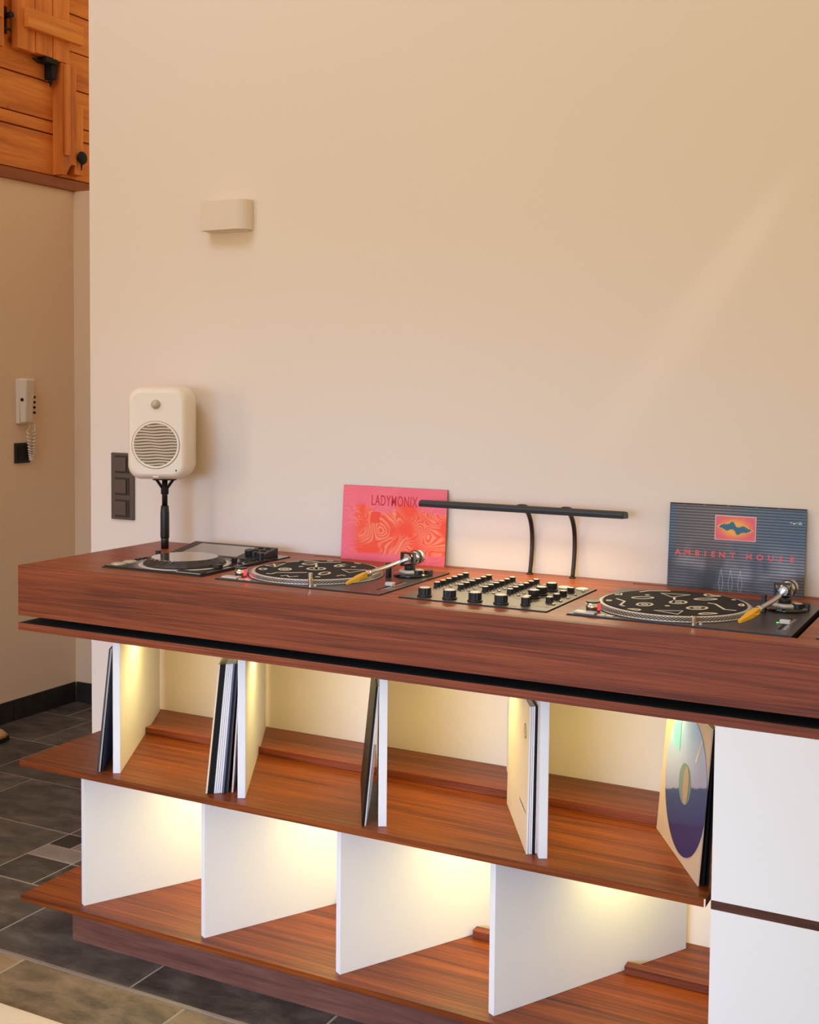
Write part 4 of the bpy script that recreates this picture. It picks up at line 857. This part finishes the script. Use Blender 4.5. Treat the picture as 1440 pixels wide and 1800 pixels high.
for px in (633, 713, 793):
    cxp = (px-172)/1142*.315
    for s_ in (-1, 1):
        pl_ = [(0, .166), (s_*.0052, .134), (s_*.0014, .108)]
        for (a_, b_) in zip(pl_, pl_[1:]):
            dx, dz = b_[0]-a_[0], b_[1]-a_[1]; ln = math.hypot(dx, dz); nx, nz = -dz/ln*.00035, dx/ln*.00035
            dm.add(put([(a_[0]+nx, a_[1]+nz, 0), (b_[0]+nx, b_[1]+nz, 0), (b_[0]-nx, b_[1]-nz, 0), (a_[0]-nx, a_[1]-nz, 0)], cxp, 0, .0005), [(0, 1, 2, 3)])
dm.build('diamond_outline', mat('pale_blue_print', H(168, 190, 196), .5), r2)
sm2 = MB()
for (x0, z0, w0, h0) in [(.2790, .2815, .004, .0016), (.2850, .2798, .006, .0020), (.2925, .2815, .003, .0014), (.2975, .2800, .008, .0018), (.3000, .2840, .003, .0016)]:
    a, f = quad(x0, x0+w0, z0, z0+h0, .0005); sm2.add(a, f)
sm2.build('small_mark', M['cream_dim'], r2)
wr = MB()
for (x0, w0) in [(.002, .03), (.034, .045), (.085, .05), (.14, .06), (.205, .045), (.258, .056)]:
    a, f = quad(x0, x0+w0, .3120, .3144, .0004); wr.add(a, f)
wr.build('worn_edge', mat('worn_dark_edge', H(44, 22, 20), .8), r2)

# ---------------------------------------------------------------- records standing on the middle shelf
ZS = Z3T + .0006
M['s_black'] = mat('black_sleeve', H(20, 18, 19), .5, spec=.2); M['s_white'] = mat('white_sleeve', H(226, 222, 220), .55); M['s_cream'] = mat('cream_sleeve', H(226, 208, 178), .5)
M['s_slate'] = mat('slate_blue_sleeve', H(84, 96, 118), .45); M['s_blue'] = mat('dark_blue_sleeve', H(34, 54, 104), .4, var=.3, vscale=25); M['s_grey'] = mat('grey_sleeve', H(158, 156, 148), .5)
M['s_pink'] = mat('pale_pink_sleeve', H(220, 196, 186), .55); M['s_dark'] = mat('dark_grey_sleeve', H(48, 48, 52), .5)
M['film'] = mat('clear_film', H(225, 225, 225), .08, alpha=.22, coat=.5)
def rec(x, y, lean, th, edge, face, label, group, a=.53, name='record', zoff=0, L=.314):
    d = Vector((-math.sin(a), math.cos(a), 0)); n = Vector((math.cos(a), math.sin(a), 0)); hgt = math.sqrt(L*L - lean*lean)
    u = (n*lean + Vector((0, 0, hgt))) / L; t = d.cross(u); t = t if t.dot(n) > 0 else -t
    B = Vector((x, y, ZS + zoff + th*lean/L)); 
    c = [B, B + t*th, B + t*th + d*L, B + d*L]; c = c + [q + u*L for q in c]
    r = root(name, tuple(B), label, 'record', group)
    MB().hexa(c, (0, 0, 0, 1, 0, 1)).build('sleeve', [edge, face], r)
    return r, B, d, u, t
n_ = lambda a: Vector((math.cos(a), math.sin(a), 0))
def line(x, y, off, a=.53): q = Vector((x, y, 0)) + n_(a)*off; return q.x, q.y
G1 = 'records leaning on the first slanted divider from the left'
rec(*line(.244, .020, 0), .0318, .0035, M['s_dark'], M['s_dark'], 'dark sleeved record, outermost of the three leaning on the leftmost divider', G1)
rec(*line(.244, .020, .0048), .0307, .0040, M['s_grey'], M['s_black'], 'grey edged record, middle of the three leaning on the leftmost divider', G1)
rec(*line(.244, .020, .0120), .0274, .0032, M['s_black'], M['s_blue'], 'record with dark blue sleeve closest to the leftmost divider', G1)
G2 = 'thick block of records leaning on the second slanted divider'
spec = [('s_cream', 's_cream', 'cream record at the left outer end of the thick block of records'),
        ('s_black', 's_black', None), ('s_black', 's_black', None), ('s_black', 's_black', None),
        ('s_white', 's_white', None), ('s_white', 's_white', None), ('s_white', 's_white', None), ('s_white', 's_pink', None),
        ('s_slate', 's_slate', 'slate blue record between the white and black ones in the thick block'),
        ('s_black', 's_black', None), ('s_dark', 's_dark', 'dark grey record near the right end of the thick block')]
for i, (e, f_, lb) in enumerate(spec):
    if lb is None: lb = ({1: 'black record next to the cream one in the thick block', 2: 'second black record right of the cream one in the thick block', 3: 'black record touching the white edged ones in the thick block', 4: 'leftmost of the white edged records in the thick block', 5: 'second from left of the white edged records in the thick block', 6: 'third from left of the white edged records in the thick block', 7: 'white edged record touching the slate blue one in the thick block'}.get(i)) or ('white edged record in the middle of the thick block of records' if 'white' in e else ('black record beside the cream one in the thick block' if i < 4 else 'black record right of the slate blue one in the thick block'))
    grp = ('white edged records in the thick block' if 'white' in e else 'black records beside the cream one') if (i in (1, 2, 3, 4, 5, 6, 7)) else G2
    rec(*line(.583, .020 + .0006*i, .0046*i), .0305 - .00058*i, .0040, M[e], M[f_], lb, grp)
rec(*line(.583, .030, .0560), .0188, .0034, M['s_pink'], M['s_pink'], 'pale pink record standing closest to the second divider, right of the thick block', G2)
G3 = 'records leaning on the third slanted divider'
rec(*line(1.015, .017, 0), .0293, .0042, M['s_black'], M['s_black'], 'black record leaning on the third divider, outer of the pair', G3)
r, B, d, u, t = rec(*line(1.015, .018, .0060), .0278, .0022, M['s_white'], M['s_white'], 'white inner sleeve in a clear bag leaning on the third divider', G3)
m = MB(); prev = None
for k in range(9):      # bulging clear bag round the sleeve
    s_ = k/8; bul = .006*math.sin(PI*s_)**.8 if 0 < s_ < 1 else 0
    p = B + u*(.314*s_) - t*.0008 - d*.003; q = B + u*(.314*s_) + t*(.0030 + bul) - d*.003
    cur = (p, q, q + d*.32, p + d*.32)
    if prev: m.add(list(prev) + list(cur), [(0, 1, 5, 4), (1, 2, 6, 5), (2, 3, 7, 6), (3, 0, 4, 7)], 0, False)
    prev = cur
m.build('clear_bag', M['film'], r)
G4 = 'records leaning on the fourth slanted divider'
r, B, d, u, t = rec(*line(1.399, .040, 0), .0034, .0036, M['s_white'], M['s_cream'], 'cream record with round emblem, its cover facing left on the fourth divider', G4)
pm_ = MB(); K = 28
def onface(s_, h_, off=.0004): return B + d*s_ + u*h_ - t*off
for k in range(K):
    a0, a1 = 2*PI*k/K, 2*PI*(k+1)/K
    pm_.add([onface(.052+.0165*math.cos(a0), .248+.0165*math.sin(a0)), onface(.052+.0165*math.cos(a1), .248+.0165*math.sin(a1)), onface(.052+.0120*math.cos(a1), .248+.0120*math.sin(a1)), onface(.052+.0120*math.cos(a0), .248+.0120*math.sin(a0))], [(0, 1, 2, 3)])
for (dx, dz) in ((-.004, -.002), (.003, .004)): pm_.add([onface(.052+dx-.004, .248+dz-.004), onface(.052+dx+.004, .248+dz-.002), onface(.052+dx+.003, .248+dz+.004), onface(.052+dx-.003, .248+dz+.002)], [(0, 1, 2, 3)])
pm_.build('round_emblem', mat('grey_brown_print', H(120, 106, 86), .6), r)
pm_ = MB(); qd = random.Random(4); s_ = .020
while s_ < .110:
    w1 = qd.uniform(.002, .005); h1 = qd.uniform(.004, .006); pm_.add([onface(s_, .080), onface(s_+w1, .080), onface(s_+w1, .080+h1), onface(s_, .080+h1)], [(0, 1, 2, 3)]); s_ += w1+.0014
pm_.build('small_lettering', mat('mauve_print', H(140, 120, 130), .6), r)
rec(*line(1.399, .041, .0042), .0031, .0034, M['s_white'], M['s_white'], 'white record directly behind the cream one with the round emblem', G4)
rec(*line(1.399, .042, .0080), .0029, .0034, M['s_white'], M['s_white'], 'white record beside the black one at the fourth divider', G4)
rec(*line(1.399, .043, .0120), .0026, .0036, M['s_black'], M['s_black'], 'black record between white and pink ones at the fourth divider', G4)
rec(*line(1.399, .046, .0165), .0020, .0030, M['s_pink'], M['s_pink'], 'pale pink record closest to the fourth divider', G4)
# clear sleeve with a blue picture disc at the cabinet side
M['clear_sleeve'] = mat('clear_peach_sleeve', H(230, 204, 178), .4, alpha=.72, coat=.15)
a5 = .535
r, B, d, u, t = rec(1.757, .052, .0225, .0030, M['clear_sleeve'], M['clear_sleeve'], 'clear sleeve with a blue picture disc leaning beside the white cabinet door', 'records at the cabinet side', a=a5)
dm_ = bpy.data.materials.new('picture_disc_print'); dm_.use_nodes = True; nt = dm_.node_tree; bs = nt.nodes['Principled BSDF']; tcn = nt.nodes.new('ShaderNodeTexCoord'); sx_ = nt.nodes.new('ShaderNodeSeparateXYZ'); nt.links.new(tcn.outputs['Object'], sx_.inputs[0])
dv = nt.nodes.new('ShaderNodeMath'); dv.operation = 'DIVIDE'; dv.inputs[1].default_value = .315; tl = nt.nodes.new('ShaderNodeMath'); tl.operation = 'MULTIPLY_ADD'; tl.inputs[1].default_value = .395; nt.links.new(sx_.outputs[1], tl.inputs[0]); nt.links.new(sx_.outputs[2], tl.inputs[2]); nt.links.new(tl.outputs[0], dv.inputs[0])
nz = nt.nodes.new('ShaderNodeTexNoise'); nz.inputs['Scale'].default_value = 40; nt.links.new(tcn.outputs['Object'], nz.inputs['Vector'])
ad = nt.nodes.new('ShaderNodeMath'); ad.operation = 'MULTIPLY_ADD'; ad.inputs[1].default_value = .03; nt.links.new(nz.outputs['Fac'], ad.inputs[0]); nt.links.new(dv.outputs[0], ad.inputs[2])
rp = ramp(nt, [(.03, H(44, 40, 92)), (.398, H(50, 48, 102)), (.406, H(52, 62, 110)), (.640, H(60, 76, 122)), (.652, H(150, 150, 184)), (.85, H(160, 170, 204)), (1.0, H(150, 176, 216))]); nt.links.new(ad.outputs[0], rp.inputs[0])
nt.links.new(rp.outputs[0], bs.inputs['Base Color']); bs.inputs['Roughness'].default_value = .42; bs.inputs['Specular IOR Level'].default_value = .25
cc = B + d*.136 + u*.160 - t*.0007; dd = MB(); K = 72
def disc(mb, rad, off, mi=0, c0=cc):
    vs = []
    for o_ in (0, .0006): vs += [c0 - t*(off+o_) + d*(rad*math.cos(2*PI*k/K)) + u*(rad*math.sin(2*PI*k/K)) for k in range(K)]
    mb.add(vs, [tuple(range(K)), tuple(range(2*K-1, K-1, -1))] + [(k, (k+1) % K, K+(k+1) % K, K+k) for k in range(K)], mi)
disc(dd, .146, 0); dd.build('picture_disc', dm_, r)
def face_poly(pts, off): return [cc - t*off + d*(p[0]-.136) + u*(p[1]-.160) for p in pts]
lb = MB(); disc(lb, .042, .0006); lbo = lb.build('disc_label', mat('pale_green_label', H(112, 136, 134), .3), r)
lb = MB(); lb.add(face_poly([(.126+.020*math.cos(x*PI/12), .160+.040*math.sin(x*PI/12)) for x in range(24)], .0018), [tuple(range(24))]); lb.build('label_print', mat('tan_label_print', H(168, 146, 132), .3), r)
lb = MB(); lb.add(face_poly([(.190, .213), (.238, .216), (.246, .252), (.222, .278), (.196, .290)], .0012), [(0, 1, 2, 3, 4)]); lb.build('cyan_print', mat('cyan_print', H(118, 190, 208), .3), r)
lb = MB(); lb.add(face_poly([(.074, .222), (.080, .226), (.050, .280), (.044, .276)], .0012), [(0, 1, 2, 3)]); lb.build('pale_streak', mat('cream_streak', H(216, 206, 186), .3), r)  # slanting cream streak on the disc face
rec(*line(1.757, .052, .0100, a5), .0165, .0038, M['s_black'], M['s_black'], 'added black record standing in for shade just behind the clear sleeve of the blue picture disc', 'records at the cabinet side', a=a5)  # added so that the gap beside the door stays dark
rec(*line(1.757, .053, .0190, a5), .0120, .0038, M['s_black'], M['s_black'], 'added black record standing in for shade nearest to the white cabinet door, behind the picture disc', 'records at the cabinet side', a=a5)  # second added record, fills the same gap with black in place of shade
